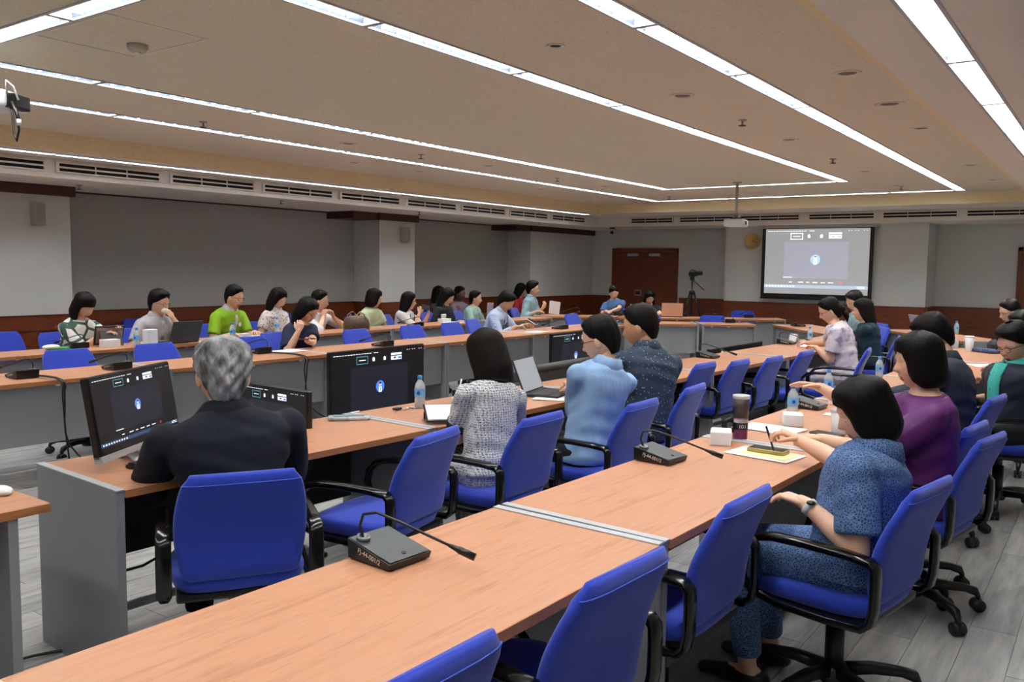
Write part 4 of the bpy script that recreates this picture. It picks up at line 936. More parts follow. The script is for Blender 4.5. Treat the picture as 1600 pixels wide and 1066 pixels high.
HAIR={
 'short':[(-.078,.058,.066,-.016,46),(-.05,.067,.083,-.014,62),(-.015,.078,.098,-.011,80),(.012,.081,.104,-.008,98),(.03,.083,.107,-.004,122),(.05,.084,.109,-.001,138),(.066,.083,.108,.0,160),(.078,.080,.106,.002,180),(.10,.071,.096,.0,180),(.122,.050,.072,-.004,180),(.135,.020,.03,-.006,180)],
 'thick':[(-.085,.062,.07,-.018,50),(-.05,.072,.092,-.016,70),(-.015,.083,.106,-.013,86),(.012,.087,.112,-.010,100),(.03,.090,.115,-.006,125),(.05,.092,.117,-.003,140),(.066,.091,.117,.0,158),(.078,.089,.116,.002,180),(.105,.078,.104,.0,180),(.128,.055,.078,-.004,180),(.142,.020,.03,-.006,180)],
 'bob':[(-.108,.080,.082,-.020,104),(-.100,.093,.097,-.018,120),(-.075,.099,.108,-.014,138),(-.04,.100,.114,-.010,144),(.005,.097,.116,-.006,144),(.03,.095,.117,-.002,148),(.048,.094,.117,.0,150),(.060,.092,.117,.001,180),(.085,.087,.112,.0,180),(.112,.070,.090,-.003,180),(.133,.042,.054,-.006,180),(.142,.012,.016,-.007,180)],
 'bangs':[(-.135,.074,.078,-.020,98),(-.125,.088,.094,-.018,108),(-.09,.096,.108,-.014,116),(-.04,.096,.112,-.010,116),(.005,.094,.114,-.006,118),(.022,.093,.115,-.003,130),(.030,.091,.1145,.0,180),(.060,.090,.114,.001,180),(.085,.085,.110,.0,180),(.112,.069,.089,-.003,180),(.133,.042,.054,-.006,180),(.142,.012,.016,-.007,180)],
 'long':[(-.29,.075,.030,-.115,84),(-.27,.098,.048,-.105,92),(-.20,.108,.066,-.082,100),(-.13,.104,.088,-.048,112),(-.08,.099,.104,-.026,120),(-.03,.096,.112,-.012,126),(.005,.094,.114,-.008,130),(.03,.092,.115,-.004,134),(.05,.091,.114,.0,150),(.064,.089,.113,.001,180),(.085,.084,.108,.0,180),(.112,.068,.087,-.003,180),(.131,.042,.052,-.006,180),(.140,.012,.016,-.007,180)],
 'mid':[(-.185,.080,.060,-.052,92),(-.17,.100,.080,-.046,104),(-.13,.106,.098,-.034,116),(-.08,.103,.108,-.022,124),(-.03,.099,.114,-.012,130),(.005,.096,.116,-.008,134),(.03,.094,.117,-.004,142),(.05,.092,.116,.0,156),(.064,.090,.115,.001,180),(.085,.085,.110,.0,180),(.112,.069,.088,-.003,180),(.131,.043,.053,-.006,180),(.140,.012,.016,-.007,180)],
 'gray':[(-.085,.056,.062,-.022,44),(-.05,.068,.088,-.018,60),(-.015,.079,.104,-.016,70),(.018,.086,.112,-.012,84),(.034,.089,.115,-.008,118),(.05,.091,.116,-.005,138),(.066,.090,.115,.0,158),(.078,.088,.113,.002,180),(.10,.078,.102,.0,180),(.120,.055,.076,-.004,180),(.130,.022,.03,-.006,180)],
 'tied':[(-.085,.058,.066,-.020,60),(-.05,.070,.088,-.016,78),(-.015,.079,.100,-.011,90),(.012,.081,.104,-.007,104),(.03,.082,.106,-.003,128),(.05,.083,.107,.0,148),(.066,.082,.107,.001,172),(.074,.080,.106,.002,180),(.10,.070,.094,.0,180),(.120,.050,.070,-.004,180),(.132,.020,.03,-.006,180)]}
def hair_part(mb, R, c, s, style, hi, amp=.012, wave=0., seed=0, bun=False, part=True):
    red=.034 if style in ('short','thick','gray','tied') else .022
    rng=np.random.RandomState(seed); lv=A(HAIR[style]); zs=lv[:,0]; nl=44 if hi else 26; na=96 if hi else 56
    zz=np.linspace(zs[0],zs[-1],nl); fine=np.linspace(zs[0],zs[-1],400); kw=31; SM=[np.convolve(np.pad(np.interp(fine,zs,lv[:,i]),kw//2,mode='edge'),np.ones(kw)/kw,'valid') for i in (1,2,3)]; ph=rng.rand(8)*6.28; fq=rng.randint(9,46,8)
    fwd_=R@A([0,1.,0]); Ry=rotz(math.atan2(-fwd_[0],fwd_[1]))
    rings=[]
    for z in zz:
        rx,ry,cy=[np.interp(z,fine,q_) for q_ in SM]; phi=np.interp(z,zs,lv[:,4])
        al=np.linspace(-phi,phi,na)*D2R
        n=sum(np.sin(fq[i]*al+ph[i]+wave*z*(60+17*i))*(.6 if fq[i]>25 else 1.) for i in range(8))/4
        ed=np.minimum(1,np.minimum(al-al[0],al[-1]-al)/.15) if phi<179 else 1.
        g=1+amp*n+(.03*wave*np.sin(7*al+90*z+ph[0])+.03*wave*np.sin(11*al-120*z+ph[1]) if wave else 0)
        g=g*(.965+.035*ed)
        if part and z>.09: g=g-.03*gs(al-math.pi*.93,.10)*np.clip((z-.09)/.03,0,1)
        ry_=np.where(np.cos(al)<0,ry-red*np.clip((.118-z)/.04,.3,1)*np.clip(-np.cos(al)*1.6,0,1),ry)
        o_=np.stack([rx*g*np.sin(al),cy-ry_*g*np.cos(al),np.full(na,z)],1)
        th=.30 if z>.125 else .26
        i_=np.stack([rx*(1-th)*np.sin(al),cy-ry_*(1-th)*np.cos(al),np.full(na,z-.004)],1)[::-1]
        Q=np.concatenate([o_,i_])
        if z<-.07:
            w_=min(1,(-.07-z)/.10); Q=Q-A([0,0,z+.07]); Q=(1-w_)*(Q@R.T)+w_*(Q@Ry.T+(R@A([0,0,-.07])-Ry@A([0,0,-.07]))); Q=Q+A([0,0,z+.07]); rings.append(Q*s+c)
        else: rings.append((Q*s)@R.T+c)
    mb.loft(rings)
    if bun:
        W=lambda q: R@(A(q,float)*s)+c
        mb.ell(W((0,-.115,-.03)),A([.03,.028,.045])*s,0,R,14,10); mb.tube([W((0,-.12,-.05)),W((0,-.125,-.11)),W((0,-.11,-.16))],A([.028,.024,.006])*s,12)
def hand_part(mb, wrist, d, n, side, s=1., curl=.5, m=0, spread=.06, pinch=False, hi=True):
    d=nrm(d); n=nrm(n-d*np.dot(n,d)); lat=np.cross(d,n); th=-side*lat   # thumb side (side=+1 right hand)
    N=12 if hi else 8; a=np.linspace(0,2*math.pi,N,endpoint=False)
    rings=[]
    for t,w,h in ((-.02,.024,.019),(.0,.026,.018),(.025,.034,.016),(.06,.041,.0145),(.085,.040,.012),(.092,.036,.008)):
        rings.append(wrist+d*t*s+np.outer(np.cos(a),lat)*w*s+np.outer(np.sin(a),n)*h*s)
    mb.loft(rings,m)
    for k,(o_,L) in enumerate(((.030,.070),(.010,.080),(-.010,.074),(-.029,.056))):
        b=wrist+(d*(.082-.004*abs(k-1.3))+th*o_)*s; dd=nrm(d+th*(o_*spread*30)*.5); pts=[b-dd*.01*s,b]; ang=0
        c_=curl*(1.25 if (pinch and k>1) else 1.)
        for seg,fr in enumerate((.45,.31,.24)):
            ang+=c_*(.75 if seg==0 else .85); v=dd*math.cos(ang)-n*math.sin(ang); pts.append(pts[-1]+v*L*fr*s)
        mb.tube(pts,A([.0088,.0088,.0080,.0072,.0060])*s,N-2,m,dome=True)
    b=wrist+(d*.020+th*.024)*s; v1=nrm(d*.75+th*.75-n*.25); v2=nrm(d+th*.25-n*(.35+.5*curl)); 
    mb.tube([b-v1*.008*s,b+v1*.028*s,b+v1*.028*s+v2*.030*s,b+v1*.028*s+v2*.052*s],A([.013,.0115,.0095,.0072])*s,N-2,m,dome=True)
def capsule(mb, pts, rad, n=12): mb.tube(pts, rad, n, dome=True)
TMP=[]
def queue(mb, voxel, smooth=3):
    me=bpy.data.meshes.new('tmp'); me.from_pydata(np.concatenate(mb.V).tolist(),[],mb.F); me.update()
    TMP.append((me,voxel,smooth)); return len(TMP)-1
PEOPLE=[]
def person(label, head, face, lean=8, side=0, hy=0, hp=10, hr=0, s=1.0, girth=1.0, sw=.185, Rh=None, Lh=None, hair='short', hairmat=None, top=None, sleeve=.55, bottom=None, skin=None,
           hi=False, eyes='down', collar=None, extra=None, amp=.012, wave=0., bun=False, neckline=.985, hem=None, lips=True, twist=0, glasses=None, hs=1., collar_r=1., inflate=0.016, elbow=None, cuff=None, open_jacket=None, seat=None, hpx=None, fwd=.02, shoes=None):
    """head: world position of the head centre; face: direction faced in degrees"""
    PEOPLE.append(dict(locals()))
m_hair=Mat('black_hair','#0d0b0a',.5,0,.25).m
def hairmat(name,c1,c2,sc,rough=.45):
    q=Mat(name,c1,rough+.18,0,.15); f=q.noise(q.coord((1,1,.25)),sc,5,.65); q.color(q.ramp(f,[(.36,c1),(.62,c2)])); q.bump(f,.5,.006); return q.m
m_hairb=hairmat('brown_black_hair','#090706','#16100d',60); m_hairg=hairmat('gray_hair','#4a4b4d','#aeb0b2',17,.5); m_hairk=hairmat('black_strands','#060505','#0f0c0b',70,.35)
def cloth(name,c1,c2=None,sc=8,bump=.35,rough=.85,fold=True):
    q=Mat(name,c1,rough); v=q.coord(); f=q.noise(v,sc,3,.55)
    if c2: q.color(q.ramp(f,[(.35,c1),(.65,c2)]))
    g=q.noise(q.coord((1,1,.45)),9,3,.5); q.bump(g,bump,.035); return q
def finish_people():
    # phase 1: volumes
    for P in PEOPLE:
        s=P['s']; g=P['girth']; yaw=P['face']-90; Hc=A(P['head'],float); fw=A([math.cos(P['face']*D2R),math.sin(P['face']*D2R),0]); Rb=rotz(yaw*D2R)
        hs=1.09*s*P['hs']; P['hscale']=hs
        Rh_=rotz(P['twist']*D2R)@rotz(P['hy']*D2R)@rotx(-P['hp']*D2R)@roty(P['hr']*D2R); P['Rhead']=Rh_
        # neck base below and behind the head (relative to the head centre, body frame)
        C7=-(Rh_@A([0,.015,.0]))*s-A([0,.012+math.sin(P['lean']*D2R)*.09,.122])*s
        pz=.56 if abs(P['face'])<180 and P['face']>0 else .53
        if P['seat'] is not None:
            cx,cy_,cf,cs=CHR[P['seat']]; pz=.545+(cs-1)*.48; tgt=A([cx,cy_])+A([math.cos(cf*D2R),math.sin(cf*D2R)])*P['fwd']
            hx,hy_=P['hpx']; r_=ray(hx,hy_); lt=A([fw[1],-fw[0]]); fo=.42*math.tan(P['lean']*D2R)-C7[1]
            aim=tgt+fw[:2]*fo-lt*C7[0]; t_=np.dot(aim,r_[:2])/np.dot(r_[:2],r_[:2]); Hc=A([r_[0]*t_,r_[1]*t_,HCAM+r_[2]*t_])
            dz=max(.3,Hc[2]+C7[2]-pz); dv=Hc[:2]-tgt
            P['lean']=float(np.clip(math.degrees(math.atan2(np.dot(dv,fw[:2])+C7[1],dz)),-7,36)); P['side']=float(np.clip(math.degrees(math.atan2(np.dot(dv,lt)+C7[0],dz)),-7,7)); P['Hc']=Hc
        N=10; th=[(P['lean']*(.35+1.3*i/(N-1)))*D2R for i in range(N)]; ts=[(P['side']*(.5+1.0*i/(N-1)))*D2R for i in range(N)]
        dz=Hc[2]+C7[2]-pz; L=dz/np.mean(np.cos(th)); off=A([np.mean(np.sin(ts))*L,np.mean(np.sin(th))*L])
        base=Rb.T@A([Hc[0],Hc[1],0]); pel=A([base[0]+C7[0]-off[0], base[1]+C7[1]-off[1],0])
        root=Rb@pel; P['root']=root
        if P['seat'] is not None: CHO[P['seat']].location=(root[0]-math.cos(cf*D2R)*P['fwd'],root[1]-math.sin(cf*D2R)*P['fwd'],0)
        P['root']=root; P['yaw']=yaw; P['L']=L
        sp=[A([0,0,pz])]; 
        for i in range(N): sp.append(sp[-1]+A([math.sin(ts[i]),math.sin(th[i]),math.cos(th[i])])*L/N)
        sp=A(sp); P['hc']=A([base[0],base[1],0])-pel+A([0,0,Hc[2]])
        def S(t,sp=sp,N=N):
            u=np.clip(t,-.3,1.4)*N; i=int(np.clip(math.floor(u),0,N-1)); p=sp[i]+(sp[i+1]-sp[i])*(u-i); d=nrm(sp[i+1]-sp[i]); return p,d
        def ring(t,w,dpt,n=28,e=.78,infl=0):
            p,d=S(t); X=rotz(P['twist']*D2R*np.clip(t,0,1))@A([1.,0,0]); X=nrm(X-d*np.dot(X,d)); Y=np.cross(d,X); a=np.linspace(0,2*math.pi,n,endpoint=False)
            cx=np.sign(np.cos(a))*np.abs(np.cos(a))**e; sy=np.sign(np.sin(a))*np.abs(np.sin(a))**e
            return p+np.outer(cx,X)*(w+infl)+np.outer(sy,Y)*(dpt+infl)
        k=L/.50; P['S']=S
        W_=P['sw']*s
        prof=[(-.22,.145*g,.100*g),(-.12,.160*g,.110*g),(0,.158*g,.112*g),(.2,.136*g,.104*g),(.4,.138*g,.106*g),(.6,W_*.78*g**.5,.112*g**.7),(.76,W_*.84*g**.5,.112*g**.6),(.85,W_*.88,.098),(.90,W_*.77,.086),(.945,W_*.56,.074),(.98,W_*.41,.066),(1.03,.064*s,.060*s)]
        P['prof']=prof; P['ring']=ring
        # shoulders and arms
        p,d=S(.86); X=rotz(P['twist']*D2R)@A([1.,0,0]); X=nrm(X-d*np.dot(X,d)); arms={}
        for nm,sg,tg in (('R',1,P['Rh']),('L',-1,P['Lh'])):
            sh=p+X*sg*W_*.95-d*.030; la,lf=.285*s,.245*s
            if tg is None: tg=dict(t=Rb@(A([sg*.20,.34,.0])) + root+A([0,0,.60]))
            tw=Rb.T@(A(tg['t'],float)-root); v=tw-sh; D=np.linalg.norm(v)
            if D>(la+lf)*.985: tw=sh+v/D*(la+lf)*.985; v=tw-sh; D=np.linalg.norm(v)
            D=max(D,.14); e_=v/D; cosA=np.clip((la*la+D*D-lf*lf)/(2*la*D),-1,1); h=la*math.sqrt(max(0,1-cosA**2))
            pole=A([sg*.42,-.28,-1.]) if tg.get('pole') is None else A([tg['pole'][0]*sg,tg['pole'][1],tg['pole'][2]]); pole=nrm(pole-e_*np.dot(pole,e_)); el=sh+e_*la*cosA+pole*h
            hd=Rb.T@A(tg['d'],float) if 'd' in tg else nrm(nrm(tw-el)*A([1,1,.25])); hn=Rb.T@A(tg['n'],float) if 'n' in tg else A([0,0,1.])
            arms[nm]=(sh,el,tw,hd,hn,tg)
        P['arms']=arms
        vox=.009 if P['hi'] else .014
        # body volume
        b=MB(); b.loft([ring(t,w-.006,dp-.006) for t,w,dp in prof])
        hb=P['hc']+P['Rhead']@A([0,-.018,-.045])*hs; p1,_=S(.95); b.tube([p1-A([0,0,.04]),p1*.5+hb*.5+A([0,-.004,0]),hb],A([.060,.054,.054])*s*(1.06 if P['sw']>.18 else .92),14,dome=True)
        ag=g**.6
        for sg,(sh,el,tw,hd,hn,tg) in zip((1,-1),arms.values()):
            b.tube([sh,sh*.5+el*.5,el],A([.052,.045,.040])*s*ag,12,dome=True); b.tube([el,el*.6+tw*.4,tw,tw+hd*.02],A([.041,.040,.0265,.024])*s*ag**.5,12,dome=True)
        hipz=.50
        for sg in (1,-1):
            hip=A([sg*.085*g**.5,0,.525]); kn=A([sg*.11,.40*s,.50]); an=A([sg*.11,.40*s-.05,.09])
            b.tube([hip,kn],A([.085*g**.7,.058])*s,12,dome=True); b.tube([kn,kn*.55+an*.45,an],A([.057,.052,.036])*s,12,dome=True)
            b.tube([an+A([0,-.03,-.04]),an+A([0,.07,-.05]),an+A([0,.15,-.062])],A([.035,.035,.024])*s,10,dome=True)
        P['qb']=queue(b,vox)
        # top
        inf=P['inflate']; t_=MB(); nk=P['neckline']; h0=-.12 if P['hem'] is None else P['hem']
        pr=[q for q in prof if h0<q[0]<nk-.02]; lo=[np.interp(h0,[q[0] for q in prof],[q[i] for q in prof]) for i in (1,2)]; up=[np.interp(nk,[q[0] for q in prof],[q[i] for q in prof]) for i in (1,2)]
        rings=[ring(h0,lo[0],lo[1],infl=inf+.006)]+[ring(t,w,dp,infl=inf) for t,w,dp in pr]+[ring(nk,up[0],up[1],infl=inf*.7)]
        t_.loft(rings); sl=P['sleeve']
        for sh,el,tw,hd,hn,tg in arms.values():
            i2=inf+.003
            if sl<=1: e1=sh+(el-sh)*sl; t_.tube([sh-nrm(el-sh)*.0,sh*.5+e1*.5,e1],A([.047*s*ag+i2*.8,.049*s*ag+i2,.044*s*ag+i2*1.35]),14); t_.ell(sh,A([1,1,1])*(.046*s*ag+i2*.8))
            else:
                e1=el+(tw-el)*(sl-1); t_.ell(sh,A([1,1,1])*(.047*s*ag+i2*.8)); t_.tube([sh,sh*.5+el*.5,el],A([.046*s*ag+i2*.8,.046*s*ag+i2,.041*s*ag+i2]),14); t_.tube([el,e1],A([.041*s*ag**.5+i2,.030*s+i2*.9]),14); t_.ell(el,A([1,1,1])*(.041*s*ag**.5+i2))
        P['qt']=queue(t_,vox*.9,9 if P['hi'] else 5)
        # trousers
        q_=MB(); q_.loft([ring(t,w,dp,infl=.010) for t,w,dp in prof[:4]])
        for sg in (1,-1):
            hip=A([sg*.085*g**.5,0,.525]); kn=A([sg*.11,.40*s,.50]); an=A([sg*.11,.40*s-.05,.12])
            q_.tube([hip,kn],A([.10*g**.7,.070])*s,12,dome=True); q_.tube([kn,an],A([.070,.058])*s,12)
        P['qp']=queue(q_,.016,3)
    # phase 2: remesh all volumes in one go, in a scratch scene
    sc=bpy.data.scenes.new('scratch'); obs=[]
    for me,v,sm in TMP:
        o=bpy.data.objects.new('t',me); sc.collection.objects.link(o)
        r=o.modifiers.new('r','REMESH'); r.mode='VOXEL'; r.voxel_size=v; r.adaptivity=0
        k=o.modifiers.new('s','SMOOTH'); k.factor=.5; k.iterations=sm; obs.append(o)
    vl=sc.view_layers[0]; vl.update(); dg=vl.depsgraph; OUT=[]
    for o in obs:
        e=o.evaluated_get(dg); me=e.to_mesh(); nv=len(me.vertices); co=np.empty(nv*3); me.vertices.foreach_get('co',co)
        F=[tuple(p.vertices) for p in me.polygons]; OUT.append((co.reshape(-1,3).copy(),F)); e.to_mesh_clear()
    for o in obs: d=o.data; bpy.data.objects.remove(o); bpy.data.meshes.remove(d)
    bpy.data.scenes.remove(sc)
    # phase 3: objects
    for idx,P in enumerate(PEOPLE):
        hi=P['hi']; s=P['s']; R=P['Rhead']; hc=P['hc']; hs=P['hscale']; sk=P['skin'] or m_skin
        b=MB(); b.add(*OUT[P['qb']]); head_part(b,R,hc,hs,hi,eyes=P['eyes'])
        for (nm,(sh,el,tw,hd,hn,tg)),sg in zip(P['arms'].items(),(1,-1)): hand_part(b,tw,hd,hn,sg,s*.98*tg.get('hs',1),tg.get('curl',.5),0,tg.get('spread',.06),tg.get('pinch',False),hi)
        o=b.build('person',[sk,m_lip if P['lips'] else sk,m_eyed,m_eyew],None,True,P['root'],P['yaw']*D2R); tag(o,P['label'],'person')
        hm=MB(); hair_part(hm,R,hc,hs,P['hair'],hi,P['amp'],P['wave'],idx,P['bun']); hm.build('hair',P['hairmat'] or m_hair,o,True)
        t=MB(); V,F=OUT[P['qt']]
        V=V.copy(); w1=np.sin(V[:,0]*31+V[:,2]*23+idx)*np.sin(V[:,2]*37-V[:,0]*11+V[:,1]*17); w2=np.sin(V[:,2]*71+V[:,1]*43+V[:,0]*29+idx*2)
        ctr=V*A([0,0,1.])+A([0,.05,0]); dirv=V-ctr; dirv[:,2]=0; dirv/= (np.linalg.norm(dirv,axis=1)[:,None]+1e-6); V=V+dirv*(w1*.0035+w2*.0018)[:,None]
        t.add(V,F); t.build('top',P['top'],o,True)
        q=MB(); q.add(*OUT[P['qp']]); q.build('trousers',P['bottom'] or m_trous,o,True)
        for sg in (1,-1):
            an=A([sg*.11,.40*s-.05,.05]); q=MB(); q.tube([an+A([0,-.05,-.01]),an+A([0,.07,-.012]),an+A([0,.17,-.022])],A([.040,.042,.030])*s,12,dome=True,up=(0,0,1),flat=.85); sh=q.build('shoe',P['shoes'] or m_shoe,o,True)
            sh.data.transform(Matrix.Translation((0,0,.0)))
        if P['collar'] is not None:
            p,d=P['S'](1.0); X=A([1.,0,0]); X=rotz(P['twist']*D2R)@X; X=nrm(X-d*np.dot(X,d)); Y=np.cross(d,X); q=MB(); n=30; rings=[]; cr=P['collar_r']
            for kx in range(n):
                a=2*math.pi*(kx+.5)/n; fr=max(0,math.sin(a)); drop=.052*fr
                rad=X*math.cos(a)+Y*math.sin(a); u=d; Rb_=(P['sw']*s*.41+.7*P['inflate']+.008)*cr; Rd=(.066+.7*P['inflate']+.008)*cr
                lo_=p+X*math.cos(a)*Rb_+Y*math.sin(a)*Rd-u*(.022+drop*.9); hi_=p+rad*.071*s*cr+u*(.030-drop*.55)
                rings.append(A([lo_-rad*.006,hi_-rad*.008,hi_-rad*.002+u*.004,hi_+rad*.004+u*.001,lo_+rad*.006,lo_+rad*.003-u*.004]))
            rr=rings[:]; k0=[i for i in range(n) if abs(2*math.pi*(i+.5)/n-math.pi/2)<.16]; rr=rings[k0[-1]+1:]+rings[:k0[0]]
            q.loft(rr); q.build('collar',P['collar'],o,True)
        if P['glasses']:
            q=MB(); W=lambda v: R@(A(v,float)*hs)+hc
            for sg in (-1,1):
                a=np.linspace(0,2*math.pi,17); q.tube([W((sg*.032+.021*math.cos(t),.090-.006*abs(math.cos(t)),.001+.016*math.sin(t))) for t in a],.0017*hs,6,0,False)
                q.tube([W((sg*.053,.083,.006)),W((sg*.074,.03,.008)),W((sg*.077,-.008,.004))],.0018*hs,6)
            q.tube([W((-.011,.094,.004)),W((.011,.094,.004))],.0016*hs,6); q.build('glasses',P['glasses'],o,True)
        if P['cuff'] is not None:
            for sh,el,tw,hd,hn,tg in P['arms'].values():
                sl=P['sleeve']; e1=sh+(el-sh)*sl if sl<=1 else el+(tw-el)*(sl-1); dd=nrm(el-sh) if sl<=1 else nrm(tw-el); ag=P['girth']**.6; r_=(.044*s*ag+(P['inflate']+.003)*1.35) if sl<=1 else .030*s+P['inflate']*.9
                q=MB(); q.tube([e1-dd*.035,e1+dd*.003],r_+.003,18); q.build('cuff',P['cuff'],o,True)
        if P['extra']: P['extra'](o,P)
m_trous=cloth('dark_trousers','#16181d',None,8,.3).m; m_shoe=plain('black_shoe','#0e0d0d',.35); m_navyskirt=cloth('navy_skirt','#1b2238').m
def chest(P,t,x,out=.02):
    """a point on the front of the chest: t along the spine, x to the side"""
    p,d=P['S'](t); w=np.interp(t,[q[0] for q in P['prof']],[q[1] for q in P['prof']]); dp=np.interp(t,[q[0] for q in P['prof']],[q[2] for q in P['prof']]); X=A([1.,0,0]); X=nrm(X-d*np.dot(X,d)); Y=np.cross(d,X)
    return p+X*x+Y*((dp+P['inflate'])*(max(0,1-(abs(x)/(w+.01))**2.5))**.4+out)
def lanyard(mat,tlow=.35):
    def f(o,P):
        q=MB()
        for sg in (-1,1): q.tube([chest(P,.93,sg*.062,.0),chest(P,.8,sg*.05,.004),chest(P,.6,sg*.03,.004),chest(P,tlow,sg*.004,.004)],.005,6,flat=.4)
        q.build('lanyard',mat,o,True); q=MB(); c=chest(P,tlow-.09,0,.008); q.box(c,(.06,.004,.09)); q.build('badge',m_paper,o)
    return f
def placket(mat,t0=.92,t1=.5,w=.02,pocket=None):
    def f(o,P):
        q=MB(); pts=[chest(P,t,0,.002) for t in np.linspace(t0,t1,6)]; q.tube(pts,w,8,up=(1,0,0),flat=1.0) if False else None
        rings=[A([p+A([-w,0,0]),p+A([w,0,0]),p+A([w,.004,0]),p+A([-w,.004,0])]) for p in pts]; q.loft(rings); q.build('placket',mat,o,True)
        for t in (t0-.06,t0-.18): 
            q=MB(); q.ell(chest(P,t,0,.008),(.006,.003,.006)); q.build('button',m_paper,o,True)
        if pocket: q=MB(); q.box(chest(P,.70,-.07,.004),(.035,.003,.045)); q.build('emblem',pocket,o)
    return f
def sideband(mat):
    def f(o,P):
        q=MB()
        for sg in (-1,1): q.tube([chest(P,.9,sg*.07,.002),chest(P,.75,sg*.08,.003),chest(P,.5,sg*.02,.004)],.010,8,flat=.4)
        q.build('neck_trim',mat,o,True)
    return f
# ---- clothing materials
q=cloth('suit_navy','#090e1c','#0c1324',6,.25,.9); m_suit=q.m
q=Mat('tweed','#9a9da2',.95); v=q.coord((1,1,1)); ch=q.node('ShaderNodeTexWave'); ch.inputs['Scale'].default_value=26; ch.inputs['Distortion'].default_value=3; ch.bands_direction='Z'; q.L.new(v,ch.inputs[0])
ch2=q.node('ShaderNodeTexWave'); ch2.inputs['Scale'].default_value=22; ch2.inputs['Distortion'].default_value=3; ch2.bands_direction='X'; q.L.new(v,ch2.inputs[0]); n_=q.noise(v,160,3)
mm=q.node('ShaderNodeMath',operation='MULTIPLY_ADD'); q.L.new(ch.outputs['Fac'],mm.inputs[0]); mm.inputs[1].default_value=.16; q.L.new(n_,mm.inputs[2]); mn=q.node('ShaderNodeMath',operation='MULTIPLY_ADD'); q.L.new(ch2.outputs['Fac'],mn.inputs[0]); mn.inputs[1].default_value=.14; q.L.new(mm.outputs[0],mn.inputs[2])
q.color(q.ramp(mn.outputs[0],[(.40,'#2b2e35'),(.55,'#9a9da3'),(.75,'#dcdddf')])); q.bump(n_,.6,.006); m_tweed=q.m
m_navytrim=plain('navy_trim','#0d111c',.8)
m_lblue=cloth('light_blue_shirt','#86a9d2','#8fb1d8',3,.45,.75).m
def dots(name,base,dot,scale,thr,rough=.8):
    q=Mat(name,base,rough); v=q.coord(); vo=q.node('ShaderNodeTexVoronoi'); vo.inputs['Scale'].default_value=scale; q.L.new(v,vo.inputs['Vector'])
    q.color(q.ramp(vo.outputs['Distance'],[(thr*.8,dot),(thr,base)])); g=q.noise(q.coord((1,1,.45)),9,3); q.bump(g,.35,.035); return q.m
m_dotshirt=dots('dotted_dark_shirt','#26364a','#7d93a8',48,.22)
q=Mat('blue_geometric','#2c4a7c',.85); v=q.coord(); vo=q.node('ShaderNodeTexVoronoi'); vo.feature='DISTANCE_TO_EDGE'; vo.inputs['Scale'].default_value=110; q.L.new(v,vo.inputs['Vector']); q.color(q.ramp(vo.outputs['Distance'],[(.05,'#6480ab'),(.14,'#2f4d7e'),(.4,'#1e3a68')])); q.bump(q.noise(q.coord((1,1,.45)),9,3),.35,.035); m_bprint=q.m
m_purple=cloth('purple_blouse','#55125e','#611a69',5,.6,.6).m
m_navyj=cloth('navy_jacket','#161d30','#1a2238',5,.4,.8).m
q=Mat('lilac_print','#c9bfce',.85); f=q.noise(q.coord(),14,4,.6); q.color(q.ramp(f,[(.35,'#8f80a4'),(.5,'#cfc6d0'),(.7,'#d9d3d4')])); m_lilac=q.m
m_dteal=cloth('dark_teal','#123040').m
q=Mat('white_green_print','#e2e5e2',.85); v=q.coord((1,1,1),loc=(.03,.0,.06)); vo=q.node('ShaderNodeTexVoronoi'); vo.feature='DISTANCE_TO_EDGE'; vo.inputs['Scale'].default_value=8; q.L.new(v,vo.inputs['Vector']); q.color(q.ramp(vo.outputs['Distance'],[(.09,'#3d5a52'),(.12,'#e2e5e2')])); m_wgreen=q.m
m_greypolo=cloth('grey_polo','#a9abb0','#b2b4b9').m; m_green=cloth('lime_polo','#7fb01c','#8abc24',6,.4).m; m_lgrey=plain('light_grey_knit','#b8b9bc',.8)
q=Mat('floral_blouse','#d8d4d2',.85); vo=q.node('ShaderNodeTexVoronoi'); vo.inputs['Scale'].default_value=36; q.L.new(q.coord(),vo.inputs['Vector']); q.color(q.ramp(vo.outputs['Distance'],[(.25,'#6d6a78'),(.4,'#dcd6d3')])); m_floral=q.m
m_whites=cloth('white_shirt','#d9dbde').m; m_lgreen=cloth('pale_green_top','#b9c8a4').m; m_blackt=cloth('black_print_top','#15161c','#22242e',40).m; m_mint=cloth('mint_blouse','#9fc2b8').m
q=Mat('blue_stripe_shirt','#a9bcdc',.8); wv=q.node('ShaderNodeTexWave'); wv.inputs['Scale'].default_value=30; wv.bands_direction='X'; q.L.new(q.coord(),wv.inputs[0]); q.color(q.ramp(wv.outputs['Fac'],[(.3,'#8fa6cf'),(.6,'#c3cfe6')])); m_stripe=q.m
m_navytee=cloth('navy_tee','#141d3f').m; m_bluetee=cloth('blue_tee','#4b71a6').m; m_paleblue=cloth('pale_teal_shirt','#8fb0bb').m; m_red=cloth('red_top','#a8202a').m; m_mauve=cloth('mauve_top','#7d6a72').m; m_teal=cloth('teal_shirt','#3fb8ae').m; m_darkp=cloth('dark_print','#191a20','#2b2230',30).m
m_wire=plain('dark_glasses','#1d1a1c',.3,.5); m_lany=plain('lanyard_navy','#27405a',.6); m_lanw=plain('lanyard_white','#c9d4da',.6)
def T(x,y,z,**k): return dict(t=px(x,y,z),**k)
def TY(x,y,Y,**k): return dict(t=pxy(x,y,Y),**k)
